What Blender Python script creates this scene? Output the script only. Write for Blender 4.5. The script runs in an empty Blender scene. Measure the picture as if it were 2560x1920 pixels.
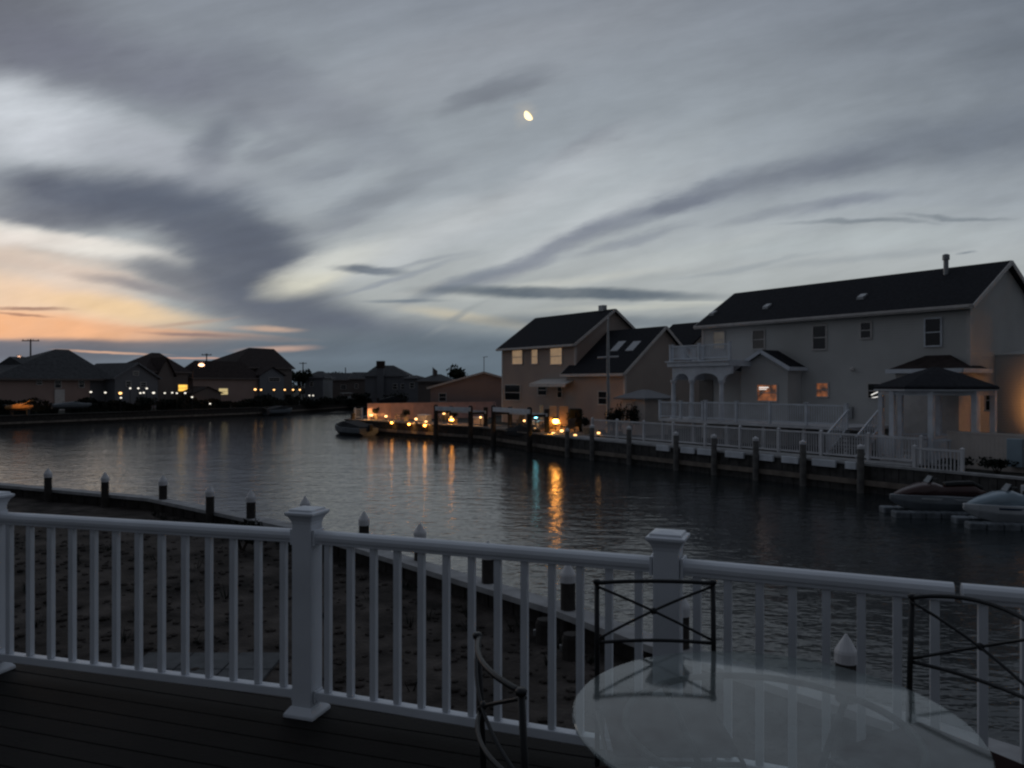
import bpy, bmesh, math, random
from mathutils import Vector, Matrix
R = math.radians
random.seed(7)
S = bpy.context.scene
COL = S.collection
F, CX, CY, HZ = 773.0, 512.0, 384.0, 4.5          # focal length in pixels, picture centre, eye height above the water

# ------------------------------------------------------------------ helpers
def G(px, py, z):                                   # where the ray of a measured point meets the level z
    d = (HZ - z) * F / (py - CY)
    return Vector(((px - CX) / F * d, d, z))
def P(px, py, d):                                   # the same ray at distance d
    return Vector(((px - CX) / F * d, d, HZ - (py - CY) * d / F))
def cool(c):                                        # neutral cloud greys lean blue at dusk
    c = tuple(c)
    if max(c)-min(c) > 22: return c
    k = 4 if sum(c) > 480 else 0
    return (c[0]-3+k, c[1]+k, c[2]+3+k)
def lin(c):
    return tuple((v / 255 / 12.92 if v / 255 <= .04045 else ((v / 255 + .055) / 1.055) ** 2.4) for v in c)

class B:
    """collects shapes in one bmesh and links them as one mesh object"""
    def __init__(s): s.bm = bmesh.new()
    def poly(s, vs, fs):
        v = [s.bm.verts.new(p) for p in vs]
        for f in fs:
            try: s.bm.faces.new([v[i] for i in f])
            except ValueError: pass
        return s
    def box(s, x0, x1, y0, y1, z0, z1, M=None):
        c = [(x0,y0,z0),(x1,y0,z0),(x1,y1,z0),(x0,y1,z0),(x0,y0,z1),(x1,y0,z1),(x1,y1,z1),(x0,y1,z1)]
        if M is not None: c = [M @ Vector(p) for p in c]
        return s.poly(c, [(3,2,1,0),(4,5,6,7),(0,1,5,4),(1,2,6,5),(2,3,7,6),(3,0,4,7)])
    def bar(s, a, b, w, h, up=(0,0,1)):             # box from a to b, w wide, h high
        a, b = Vector(a), Vector(b); d = (b - a); L = d.length; d.normalize()
        x = d.cross(Vector(up)).normalized(); u = x.cross(d)
        M = Matrix((( x.x, d.x, u.x, a.x),(x.y, d.y, u.y, a.y),(x.z, d.z, u.z, a.z),(0,0,0,1)))
        return s.box(-w/2, w/2, 0, L, -h/2, h/2, M)
    def lathe(s, prof, seg=16, c=(0,0,0)):          # prof: (r, z) pairs
        rings = []
        for r, z in prof:
            rings.append([s.bm.verts.new((c[0]+r*math.cos(2*math.pi*i/seg), c[1]+r*math.sin(2*math.pi*i/seg), c[2]+z)) for i in range(seg)])
        for a, b in zip(rings, rings[1:]):
            for i in range(seg):
                s.bm.faces.new((a[i], a[(i+1)%seg], b[(i+1)%seg], b[i]))
        s.bm.faces.new(rings[0][::-1]); s.bm.faces.new(rings[-1])
        return s
    def tube(s, pts, r, seg=8):
        pts = [Vector(p) for p in pts]; rings = []
        for i, p in enumerate(pts):
            t = (pts[min(i+1, len(pts)-1)] - pts[max(i-1, 0)]).normalized()
            ref = Vector((0,0,1)) if abs(t.z) < .95 else Vector((1,0,0))
            a = t.cross(ref).normalized(); b = a.cross(t)
            rr = r[i] if isinstance(r, (list, tuple)) else r
            rings.append([s.bm.verts.new(p + a*rr*math.cos(2*math.pi*k/seg) + b*rr*math.sin(2*math.pi*k/seg)) for k in range(seg)])
        for a, b in zip(rings, rings[1:]):
            for k in range(seg):
                s.bm.faces.new((a[k], a[(k+1)%seg], b[(k+1)%seg], b[k]))
        s.bm.faces.new(rings[0][::-1]); s.bm.faces.new(rings[-1])
        return s
    def ball(s, c, rx, ry=None, rz=None, u=14, v=8):
        ry = ry or rx; rz = rz or rx
        M = Matrix.Translation(Vector(c)) @ Matrix.Diagonal((rx, ry, rz, 1))
        bmesh.ops.create_uvsphere(s.bm, u_segments=u, v_segments=v, radius=1, matrix=M)
        return s
    def extr(s, outline, a0, a1, axis='y'):         # outline of (p, q) pairs pushed along an axis
        def m(p, q, a): return {'y': (p, a, q), 'x': (a, p, q), 'z': (p, q, a)}[axis]
        n = len(outline)
        vs = [m(p, q, a0) for p, q in outline] + [m(p, q, a1) for p, q in outline]
        return s.poly(vs, [tuple(range(n)), tuple(range(2*n-1, n-1, -1))] + [(i, i+n, (i+1)%n+n, (i+1)%n) for i in range(n)])
    def loft(s, rings, cap=True):
        rr = [[s.bm.verts.new(p) for p in ring] for ring in rings]; n = len(rings[0])
        for a, b in zip(rr, rr[1:]):
            for k in range(n):
                try: s.bm.faces.new((a[k], a[(k+1)%n], b[(k+1)%n], b[k]))
                except ValueError: pass
        if cap: s.bm.faces.new(rr[0][::-1]); s.bm.faces.new(rr[-1])
        return s
    def build(s, name, m, parent=None, smooth=False, bevel=0, loc=None):
        bmesh.ops.recalc_face_normals(s.bm, faces=s.bm.faces[:])
        me = bpy.data.meshes.new(name); s.bm.to_mesh(me); s.bm.free()
        if smooth:
            for p in me.polygons: p.use_smooth = True
        o = bpy.data.objects.new(name, me); COL.objects.link(o)
        me.materials.append(m)
        if parent is not None: o.parent = parent
        if loc is not None: o.location = loc
        if bevel:
            bv = o.modifiers.new('edge', 'BEVEL'); bv.width = bevel; bv.segments = 2; bv.limit_method = 'ANGLE'
        return o

def tag(o, label=None, cat=None, group=None, kind=None):
    if label: o['label'] = label
    if cat: o['category'] = cat
    if group: o['group'] = group
    if kind: o['kind'] = kind
    return o
def thing(name, label, cat, loc=(0,0,0), rz=0.0, group=None):
    o = bpy.data.objects.new(name, None); COL.objects.link(o)
    o.location = loc; o.rotation_euler = (0, 0, rz); o.empty_display_size = .2
    return tag(o, label, cat, group)
def copy_tree(o, parent=None):
    c = o.copy(); COL.objects.link(c)
    if parent is not None: c.parent = parent
    for ch in [x for x in bpy.data.objects if x.parent == o]: copy_tree(ch, c)
    return c

# ------------------------------------------------------------------ materials
MATS = {}
def mat(name, col, rough=.6, spec=.4, metal=0.0, var=.18, vscale=3.0, bump=0.0, bscale=30.0, lines=None, linew=.012, coat=0.0):
    m = bpy.data.materials.new(name); m.use_nodes = True
    n, l = m.node_tree.nodes, m.node_tree.links
    b = n['Principled BSDF']
    b.inputs['Roughness'].default_value = rough; b.inputs['Specular IOR Level'].default_value = spec
    b.inputs['Metallic'].default_value = metal; b.inputs['Coat Weight'].default_value = coat
    tc = n.new('ShaderNodeTexCoord')
    nz = n.new('ShaderNodeTexNoise'); nz.inputs['Scale'].default_value = vscale; nz.inputs['Detail'].default_value = 5
    l.new(tc.outputs['Object'], nz.inputs['Vector'])
    mx = n.new('ShaderNodeMix'); mx.data_type = 'RGBA'
    mx.inputs['A'].default_value = (*[c*(1-var) for c in col], 1); mx.inputs['B'].default_value = (*[min(1, c*(1+var)) for c in col], 1)
    mr = n.new('ShaderNodeMapRange'); mr.inputs['From Min'].default_value = .3; mr.inputs['From Max'].default_value = .7
    l.new(nz.outputs['Fac'], mr.inputs['Value']); l.new(mr.outputs['Result'], mx.inputs['Factor'])
    out = mx.outputs['Result']
    h = None
    if lines:                                       # clapboards or courses: a saw-tooth along z (local)
        sp = n.new('ShaderNodeSeparateXYZ'); l.new(tc.outputs['Object'], sp.inputs[0])
        fr = n.new('ShaderNodeMath'); fr.operation = 'MULTIPLY'; fr.inputs[1].default_value = 1/lines
        l.new(sp.outputs['Z'], fr.inputs[0])
        f2 = n.new('ShaderNodeMath'); f2.operation = 'FRACT'; l.new(fr.outputs[0], f2.inputs[0])
        h = f2.outputs[0]; dist = linew
    elif bump:
        nb = n.new('ShaderNodeTexNoise'); nb.inputs['Scale'].default_value = bscale; nb.inputs['Detail'].default_value = 4
        l.new(tc.outputs['Object'], nb.inputs['Vector']); h = nb.outputs['Fac']; dist = bump
    if h is not None:
        bp = n.new('ShaderNodeBump'); bp.inputs['Distance'].default_value = dist; bp.inputs['Strength'].default_value = 1.0
        l.new(h, bp.inputs['Height']); l.new(bp.outputs['Normal'], b.inputs['Normal'])
    l.new(out, b.inputs['Base Color'])
    MATS[name] = m
    return m
def emit(name, col, strength, var=0.0, vscale=3.0):
    m = bpy.data.materials.new(name); m.use_nodes = True
    n, l = m.node_tree.nodes, m.node_tree.links
    b = n['Principled BSDF']; b.inputs['Base Color'].default_value = (.3, .28, .25, 1); b.inputs['Roughness'].default_value = .3
    b.inputs['Emission Color'].default_value = (*col, 1); b.inputs['Emission Strength'].default_value = strength
    if var:
        tc = n.new('ShaderNodeTexCoord'); nz = n.new('ShaderNodeTexNoise'); nz.inputs['Scale'].default_value = vscale
        l.new(tc.outputs['Object'], nz.inputs['Vector'])
        mr = n.new('ShaderNodeMapRange'); mr.inputs['From Min'].default_value = .35; mr.inputs['From Max'].default_value = .65
        mr.inputs['To Min'].default_value = strength*(1-var); mr.inputs['To Max'].default_value = strength*(1+var)
        l.new(nz.outputs['Fac'], mr.inputs['Value']); l.new(mr.outputs['Result'], b.inputs['Emission Strength'])
    return m

M_white   = mat('white_vinyl', (.64,.67,.72), .42, .45, var=.13, vscale=2.2, bump=.0006, bscale=40)
M_whitef  = mat('white_vinyl_weathered', (.6,.6,.62), .5, .4, var=.15, vscale=1.3)
M_fascia  = mat('trim_paint', (.55,.52,.5), .5, var=.1)
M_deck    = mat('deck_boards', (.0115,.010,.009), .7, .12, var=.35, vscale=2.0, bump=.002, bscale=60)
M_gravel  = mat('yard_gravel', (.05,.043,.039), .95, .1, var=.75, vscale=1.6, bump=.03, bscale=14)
M_pad     = mat('paver_pad', (.10,.105,.11), .9, .1, var=.2, vscale=5)
M_cap     = mat('bulkhead_cap_wood', (.34,.34,.345), .85, .15, var=.25, vscale=2.5, bump=.004, bscale=18)
M_wood    = mat('dark_timber', (.045,.04,.037), .8, .2, var=.35, vscale=4, bump=.008, bscale=12)
M_wale    = mat('weathered_timber', (.2,.17,.145), .85, .15, var=.3, vscale=2)
M_greyw   = mat('grey_weathered_piles', (.15,.145,.14), .85, .15, var=.3, vscale=3, bump=.008, bscale=10)
M_greyd   = mat('grey_dark_planks', (.075,.072,.07), .85, .15, var=.35, vscale=3, bump=.006, bscale=10)
M_iron    = mat('wrought_iron', (.016,.017,.019), .45, .5, metal=.4, var=.2)
M_cushion = mat('cushion_cloth', (.018,.008,.008), .9, .1, var=.2, vscale=10)
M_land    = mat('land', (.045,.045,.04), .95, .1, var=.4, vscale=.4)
M_sid1    = mat('grey_siding', (.52,.515,.50), .6, .3, var=.07, vscale=.6, lines=.13)
M_sid2    = mat('tan_siding', (.40,.335,.30), .6, .3, var=.07, vscale=.6, lines=.13)
M_pink    = mat('pink_siding', (.34,.245,.22), .6, .3, var=.07, vscale=.6, lines=.15)
M_sidA    = mat('peach_siding', (.33,.235,.205), .6, .3, var=.08, vscale=.5, lines=.2)
M_sidB    = mat('blue_grey_siding', (.165,.17,.185), .6, .3, var=.08, vscale=.5, lines=.2)
M_sidC    = mat('brown_siding', (.15,.125,.115), .6, .3, var=.08, vscale=.5, lines=.2)
M_roof    = mat('dark_shingles', (.02,.021,.026), .9, .15, var=.3, vscale=7, lines=.19, linew=.025)
M_roof2   = mat('grey_shingles', (.06,.062,.066), .9, .15, var=.3, vscale=3, bump=.015, bscale=9)
M_roof3   = mat('brown_shingles', (.035,.026,.025), .9, .15, var=.3, vscale=3, bump=.015, bscale=9)
M_glass   = mat('dark_window_glass', (.012,.013,.015), .06, .5, var=.2)
M_blind   = mat('window_blind', (.2,.18,.165), .6, .3, var=.1, lines=.08)
M_pfence  = mat('pink_fence_boards', (.6,.40,.375), .7, .2, var=.15, vscale=1.5)
M_bfence  = mat('beige_fence_boards', (.56,.50,.46), .6, .3, var=.08, vscale=2)
M_awning  = mat('awning_canvas', (.62,.6,.58), .8, .2, var=.08)
M_steel   = mat('galvanised_metal', (.3,.31,.32), .4, .5, metal=.5, var=.15)
M_skyl    = mat('skylight_glass', (.26,.27,.3), .15, .5, var=.1)
M_leaf    = mat('leaves', (.022,.03,.016), .7, .2, var=.6, vscale=4)
M_leafd   = mat('dark_leaves', (.016,.019,.015), .75, .15, var=.6, vscale=4)
M_bark    = mat('bark', (.05,.04,.033), .9, .1, var=.3)
M_hull    = mat('boat_gelcoat', (.42,.44,.46), .25, .5, var=.06, coat=.3)
M_hulld   = mat('dark_boat_cover', (.022,.024,.028), .8, .2, var=.25, bump=.01, bscale=5)
M_tube    = mat('grey_inflatable_tube', (.11,.125,.14), .5, .4, var=.12)
M_red     = mat('dark_red_fairing', (.045,.012,.011), .3, .5, var=.12, coat=.4)
M_greyp   = mat('grey_plastic', (.17,.19,.21), .4, .5, var=.12)
M_blue    = mat('pale_blue_gelcoat', (.26,.34,.4), .3, .5, var=.08, coat=.3)
M_navy    = mat('navy_stripe', (.01,.03,.07), .3, .5)
M_float   = mat('float_plastic', (.16,.18,.2), .6, .3, var=.45, vscale=3)
M_tarp    = mat('tan_tarp', (.27,.2,.14), .8, .2, var=.2, vscale=2, bump=.02, bscale=4)
M_orange  = mat('orange_paint', (.45,.22,.08), .5, .4, var=.12)
M_brick   = mat('chimney_brick', (.06,.045,.04), .9, .1, var=.3, vscale=6)
M_patio   = mat('tan_patio_masonry', (.42,.33,.24), .8, .2, var=.2, vscale=3, bump=.01, bscale=8)

E_warm  = emit('lamp_warm', (1,.52,.18), 3.2)
E_white = emit('lamp_white', (1,.93,.80), 1.4)
E_cyan  = emit('lamp_cyan', (.25,.85,1), 9)
E_hot   = emit('lamp_bright', (1,.36,.06), 24)
E_street= emit('lamp_street', (1,.52,.30), 4.2)
E_glow  = emit('lamp_low', (1,.36,.05), 14)
E_blind = emit('lit_blind', (.62,.40,.215), .32, .12, 2)
E_blind2= emit('dim_blind', (.5,.42,.33), .07, .2, 2)
E_yel   = emit('lit_yellow', (1,.55,.08), 1.25, .2, 2)
E_cream = emit('lit_cream', (1,.78,.36), .52, .15, 2)
E_room  = emit('lit_room', (.9,.26,.06), .13, .9, 3)
E_tube  = emit('ceiling_tube', (1,.97,.92), 1.2)

def make_water():
    m = bpy.data.materials.new('canal_water'); m.use_nodes = True
    n, l = m.node_tree.nodes, m.node_tree.links
    b = n['Principled BSDF']
    b.inputs['Base Color'].default_value = (.018,.022,.024,1); b.inputs['Roughness'].default_value = .11
    b.inputs['IOR'].default_value = 1.37
    tc = n.new('ShaderNodeTexCoord')
    def noise(sc, rot, stretch, detail):
        mp = n.new('ShaderNodeMapping'); mp.inputs['Rotation'].default_value = (0,0,R(rot)); mp.inputs['Scale'].default_value = (sc*stretch, sc, sc)
        nz = n.new('ShaderNodeTexNoise'); nz.inputs['Scale'].default_value = 1; nz.inputs['Detail'].default_value = detail; nz.inputs['Roughness'].default_value = .55
        l.new(tc.outputs['Object'], mp.inputs['Vector']); l.new(mp.outputs['Vector'], nz.inputs['Vector']); return nz.outputs['Fac']
    a = noise(1.9, 18, .55, 3); c = noise(5.5, -25, .6, 2); e = noise(.35, 40, .6, 2)
    m1 = n.new('ShaderNodeMath'); m1.operation = 'MULTIPLY_ADD'; m1.inputs[1].default_value = .33
    l.new(c, m1.inputs[0]); l.new(a, m1.inputs[2])
    m2 = n.new('ShaderNodeMath'); m2.operation = 'MULTIPLY_ADD'; m2.inputs[1].default_value = 1.2
    l.new(e, m2.inputs[0]); l.new(m1.outputs[0], m2.inputs[2])
    bp = n.new('ShaderNodeBump'); bp.inputs['Strength'].default_value = 1; bp.inputs['Distance'].default_value = .036
    l.new(m2.outputs[0], bp.inputs['Height']); l.new(bp.outputs['Normal'], b.inputs['Normal'])
    return m
M_water = make_water()

def make_table_glass():
    m = bpy.data.materials.new('table_glass'); m.use_nodes = True
    n, l = m.node_tree.nodes, m.node_tree.links
    n.remove(n['Principled BSDF'])
    tr = n.new('ShaderNodeBsdfTransparent'); tr.inputs['Color'].default_value = (.88,.91,.90,1)
    gl = n.new('ShaderNodeBsdfGlossy'); gl.inputs['Roughness'].default_value = .06; gl.inputs['Color'].default_value = (1,1,1,1)
    df = n.new('ShaderNodeBsdfDiffuse'); df.inputs['Color'].default_value = (.55,.62,.62,1)
    nz = n.new('ShaderNodeTexNoise'); nz.inputs['Scale'].default_value = 16; nz.inputs['Detail'].default_value = 8; nz.inputs['Roughness'].default_value = .7
    tc = n.new('ShaderNodeTexCoord'); l.new(tc.outputs['Object'], nz.inputs['Vector'])
    mr = n.new('ShaderNodeMapRange'); mr.inputs['From Min'].default_value = .3; mr.inputs['From Max'].default_value = .7
    mr.inputs['To Min'].default_value = .04; mr.inputs['To Max'].default_value = .17
    l.new(nz.outputs['Fac'], mr.inputs['Value'])
    fr = n.new('ShaderNodeFresnel'); fr.inputs['IOR'].default_value = 1.5
    x1 = n.new('ShaderNodeMixShader'); l.new(mr.outputs['Result'], x1.inputs[0]); l.new(tr.outputs[0], x1.inputs[1]); l.new(df.outputs[0], x1.inputs[2])
    x2 = n.new('ShaderNodeMixShader'); ge = n.new('ShaderNodeNewGeometry'); k1 = n.new('ShaderNodeMath'); k1.operation = 'SUBTRACT'; k1.inputs[0].default_value = 1; l.new(ge.outputs['Backfacing'], k1.inputs[1])
    k2 = n.new('ShaderNodeMath'); k2.operation = 'MULTIPLY'; k2.inputs[1].default_value = 1.12; l.new(fr.outputs[0], k2.inputs[0])   # both faces of the thin pane reflect
    k3 = n.new('ShaderNodeMath'); k3.operation = 'MULTIPLY'; l.new(k1.outputs[0], k3.inputs[0]); l.new(k2.outputs[0], k3.inputs[1]); l.new(k3.outputs[0], x2.inputs[0]); l.new(x1.outputs[0], x2.inputs[1]); l.new(gl.outputs[0], x2.inputs[2])
    l.new(x2.outputs[0], n['Material Output'].inputs['Surface'])
    return m
M_tglass = make_table_glass()

def make_moon():
    m = bpy.data.materials.new('moon_surface'); m.use_nodes = True
    n, l = m.node_tree.nodes, m.node_tree.links
    n.remove(n['Principled BSDF'])
    em = n.new('ShaderNodeEmission'); em.inputs['Color'].default_value = (1,.76,.40,1)
    ge = n.new('ShaderNodeNewGeometry'); dt = n.new('ShaderNodeVectorMath'); dt.operation = 'DOT_PRODUCT'
    dt.inputs[1].default_value = Vector((-.70,-.12,-.69)).normalized()   # the sun, below the horizon on the left: it gives the moon its phase
    l.new(ge.outputs['Normal'], dt.inputs[0])
    nz = n.new('ShaderNodeTexNoise'); nz.inputs['Scale'].default_value = .3
    mr = n.new('ShaderNodeMapRange'); mr.inputs['From Min'].default_value = .0; mr.inputs['From Max'].default_value = .35
    mr.inputs['To Max'].default_value = 2.2; mr.inputs['To Min'].default_value = .0
    l.new(dt.outputs['Value'], mr.inputs['Value']); l.new(mr.outputs['Result'], em.inputs['Strength'])
    tr = n.new('ShaderNodeBsdfTransparent'); mx = n.new('ShaderNodeMixShader')
    m2 = n.new('ShaderNodeMapRange'); m2.inputs['From Min'].default_value = .0; m2.inputs['From Max'].default_value = .3
    l.new(dt.outputs['Value'], m2.inputs['Value']); mm = n.new('ShaderNodeMath'); mm.operation = 'MULTIPLY'; mi = n.new('ShaderNodeMath'); mi.operation = 'SUBTRACT'; mi.inputs[0].default_value = 1
    l.new(ge.outputs['Backfacing'], mi.inputs[1]); l.new(m2.outputs['Result'], mm.inputs[0]); l.new(mi.outputs[0], mm.inputs[1]); l.new(mm.outputs[0], mx.inputs[0])
    l.new(tr.outputs[0], mx.inputs[1]); l.new(em.outputs[0], mx.inputs[2])
    l.new(mx.outputs[0], n['Material Output'].inputs['Surface'])
    return m

# ------------------------------------------------------------------ sky: dusk clouds over a low Nishita sky
def make_world():
    w = bpy.data.worlds.new('World'); S.world = w; w.use_nodes = True
    w.cycles.sampling_method = 'MANUAL'; w.cycles.sample_map_resolution = 512
    n, l = w.node_tree.nodes, w.node_tree.links
    n.clear()
    out = n.new('ShaderNodeOutputWorld'); bg = n.new('ShaderNodeBackground')
    tc = n.new('ShaderNodeTexCoord'); sp = n.new('ShaderNodeSeparateXYZ'); l.new(tc.outputs['Generated'], sp.inputs[0])
    def math_(op, a, b=None, c=None):
        q = n.new('ShaderNodeMath'); q.operation = op
        for i, v in enumerate((a, b, c)):
            if v is None: continue
            if isinstance(v, (int, float)): q.inputs[i].default_value = v
            else: l.new(v, q.inputs[i])
        return q.outputs[0]
    ys = math_('MAXIMUM', sp.outputs['Y'], .04)
    u = math_('DIVIDE', sp.outputs['X'], ys); v = math_('DIVIDE', sp.outputs['Z'], ys)
    # cloud coordinates: degrees-like units around the western horizon, v counted downward from the zenith side
    u = math_('MULTIPLY_ADD', u, F, CX); v = math_('MULTIPLY_ADD', v, -F, CY)
    cb = n.new('ShaderNodeCombineXYZ'); l.new(u, cb.inputs[0]); l.new(v, cb.inputs[1])
    def noisev(sx, sy, rot, detail, amp, rough=.55):
        mp = n.new('ShaderNodeMapping'); mp.vector_type = 'TEXTURE'
        mp.inputs['Rotation'].default_value = (0,0,R(rot)); mp.inputs['Scale'].default_value = (sx, sy, 1)
        nz = n.new('ShaderNodeTexNoise'); nz.inputs['Scale'].default_value = 1; nz.inputs['Detail'].default_value = detail; nz.inputs['Roughness'].default_value = rough
        l.new(cb.outputs[0], mp.inputs[0]); l.new(mp.outputs[0], nz.inputs['Vector'])
        s = n.new('ShaderNodeVectorMath'); s.operation = 'SUBTRACT'; s.inputs[1].default_value = (.5,.5,.5)
        l.new(nz.outputs['Color'], s.inputs[0])
        k = n.new('ShaderNodeVectorMath'); k.operation = 'SCALE'; k.inputs['Scale'].default_value = amp
        l.new(s.outputs[0], k.inputs[0]); return k.outputs[0], nz.outputs['Fac']
    w1, _ = noisev(150, 60, -14, 3, 1.0); w2, f2 = noisev(60, 16, -14, 6, 1.0, .6)
    sc1 = n.new('ShaderNodeVectorMath'); sc1.operation = 'MULTIPLY'; sc1.inputs[1].default_value = (58, 26, 0); l.new(w1, sc1.inputs[0])
    sc2 = n.new('ShaderNodeVectorMath'); sc2.operation = 'MULTIPLY'; sc2.inputs[1].default_value = (46, 13, 0); l.new(w2, sc2.inputs[0])
    ad = n.new('ShaderNodeVectorMath'); l.new(sc1.outputs[0], ad.inputs[0]); l.new(sc2.outputs[0], ad.inputs[1])
    # warps die away toward the horizon, where clouds lie flat
    fade = n.new('ShaderNodeMapRange'); fade.inputs['From Min'].default_value = 384; fade.inputs['From Max'].default_value = 180
    fade.inputs['To Min'].default_value = .12; fade.inputs['To Max'].default_value = 1
    l.new(v, fade.inputs['Value'])
    fs = n.new('ShaderNodeVectorMath'); fs.operation = 'SCALE'; l.new(ad.outputs[0], fs.inputs[0]); l.new(fade.outputs[0], fs.inputs['Scale'])
    pw = n.new('ShaderNodeVectorMath'); l.new(cb.outputs[0], pw.inputs[0]); l.new(fs.outputs[0], pw.inputs[1])
    pos = pw.outputs[0]
    # base: brightness by height
    mr = n.new('ShaderNodeMapRange'); mr.inputs['From Min'].default_value = -900; mr.inputs['From Max'].default_value = 400
    sv = n.new('ShaderNodeSeparateXYZ'); l.new(pos, sv.inputs[0]); l.new(sv.outputs['Y'], mr.inputs['Value'])
    rp = n.new('ShaderNodeValToRGB'); el = rp.color_ramp.elements
    stops = [(-900,(140,145,155)),(-300,(137,142,150)),(0,(136,140,147)),(110,(147,152,157)),(200,(158,163,167)),(262,(168,171,170)),(318,(160,163,160)),(345,(112,124,133)),(384,(94,108,119))]
    el[0].position = 0; el[1].position = 1
    for k, (y, c) in enumerate(stops):
        p = (y + 900) / 1300
        e = el[0] if k == 0 else (el[len(el)-1] if k == len(stops)-1 else el.new(p))
        e.position = p; e.color = (*lin(cool(c)), 1)
    l.new(mr.outputs[0], rp.inputs[0])
    cur = rp.outputs[0]
    def blob(x, y, rx, ry, rot, c, op, inner=.15):
        nonlocal cur
        mp = n.new('ShaderNodeMapping'); mp.vector_type = 'TEXTURE'
        mp.inputs['Location'].default_value = (x, y, 0); mp.inputs['Rotation'].default_value = (0,0,R(rot)); mp.inputs['Scale'].default_value = (rx, ry, 1)
        l.new(pos, mp.inputs[0])
        ln = n.new('ShaderNodeVectorMath'); ln.operation = 'LENGTH'; l.new(mp.outputs[0], ln.inputs[0])
        r = n.new('ShaderNodeMapRange'); r.interpolation_type = 'SMOOTHSTEP'
        r.inputs['From Min'].default_value = inner; r.inputs['From Max'].default_value = 1.25
        r.inputs['To Min'].default_value = op; r.inputs['To Max'].default_value = 0
        l.new(ln.outputs['Value'], r.inputs['Value'])
        ro = math_('MULTIPLY', r.outputs[0], ragged)
        mx = n.new('ShaderNodeMix'); mx.data_type = 'RGBA'
        l.new(ro, mx.inputs['Factor']); l.new(cur, mx.inputs['A']); mx.inputs['B'].default_value = (*lin(cool(c)), 1)
        cur = mx.outputs['Result']
    _, fr_ = noisev(120, 48, -6, 5, 1, .55); q = n.new('ShaderNodeMapRange'); q.inputs['From Min'].default_value = .34; q.inputs['From Max'].default_value = .6; q.inputs['To Min'].default_value = .74; q.inputs['To Max'].default_value = 1.0
    l.new(fr_, q.inputs['Value']); ragged = q.outputs[0]
    for i, a in enumerate(BLOBS):
        if i % 12 == 11:                            # evaluate the layers one batch after the other
            z = n.new('ShaderNodeVectorMath'); z.operation = 'MULTIPLY_ADD'; z.inputs[1].default_value = (1e-7,1e-7,1e-7)
            l.new(cur, z.inputs[0]); l.new(pos, z.inputs[2]); pos = z.outputs[0]
        blob(*a)
    # fine streaks
    _, fa = noisev(260, 44, -14, 6, 1, .58); _, fb = noisev(70, 15, -10, 5, 1, .6)
    st = math_('MULTIPLY_ADD', math_('SUBTRACT', fa, .5), 1.0, math_('MULTIPLY', math_('SUBTRACT', fb, .5), .55))
    _, fc = noisev(95, 42, -20, 6, 1, .6); st = math_('MULTIPLY_ADD', math_('SUBTRACT', fc, .5), .75, st)
    st = math_('MULTIPLY_ADD', st, .36, 1.0)
    # the eastern sky behind the camera is already dark
    ek = n.new('ShaderNodeMapRange'); ek.interpolation_type = 'SMOOTHSTEP'; ek.inputs['From Min'].default_value = -.35; ek.inputs['From Max'].default_value = .55
    ek.inputs['To Min'].default_value = EAST; ek.inputs['To Max'].default_value = 1
    l.new(sp.outputs['Y'], ek.inputs['Value'])
    tot = math_('MULTIPLY', st, ek.outputs[0])
    sm = n.new('ShaderNodeVectorMath'); sm.operation = 'SCALE'; l.new(cur, sm.inputs[0]); l.new(tot, sm.inputs['Scale'])
    # a thin share of the clear dusk sky shines through
    ns = n.new('ShaderNodeTexSky'); ns.sky_type = 'NISHITA'; ns.sun_disc = False; ns.sun_elevation = R(1); ns.sun_rotation = R(-42); ns.air_density = 1.5; ns.dust_density = 2
    nk = n.new('ShaderNodeVectorMath'); nk.operation = 'SCALE'; nk.inputs['Scale'].default_value = .006; l.new(ns.outputs[0], nk.inputs[0])
    sa = n.new('ShaderNodeVectorMath'); l.new(sm.outputs[0], sa.inputs[0]); l.new(nk.outputs[0], sa.inputs[1])
    l.new(sa.outputs[0], bg.inputs['Color']); bg.inputs['Strength'].default_value = 1.0
    l.new(bg.outputs[0], out.inputs[0])
EAST = .3
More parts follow.
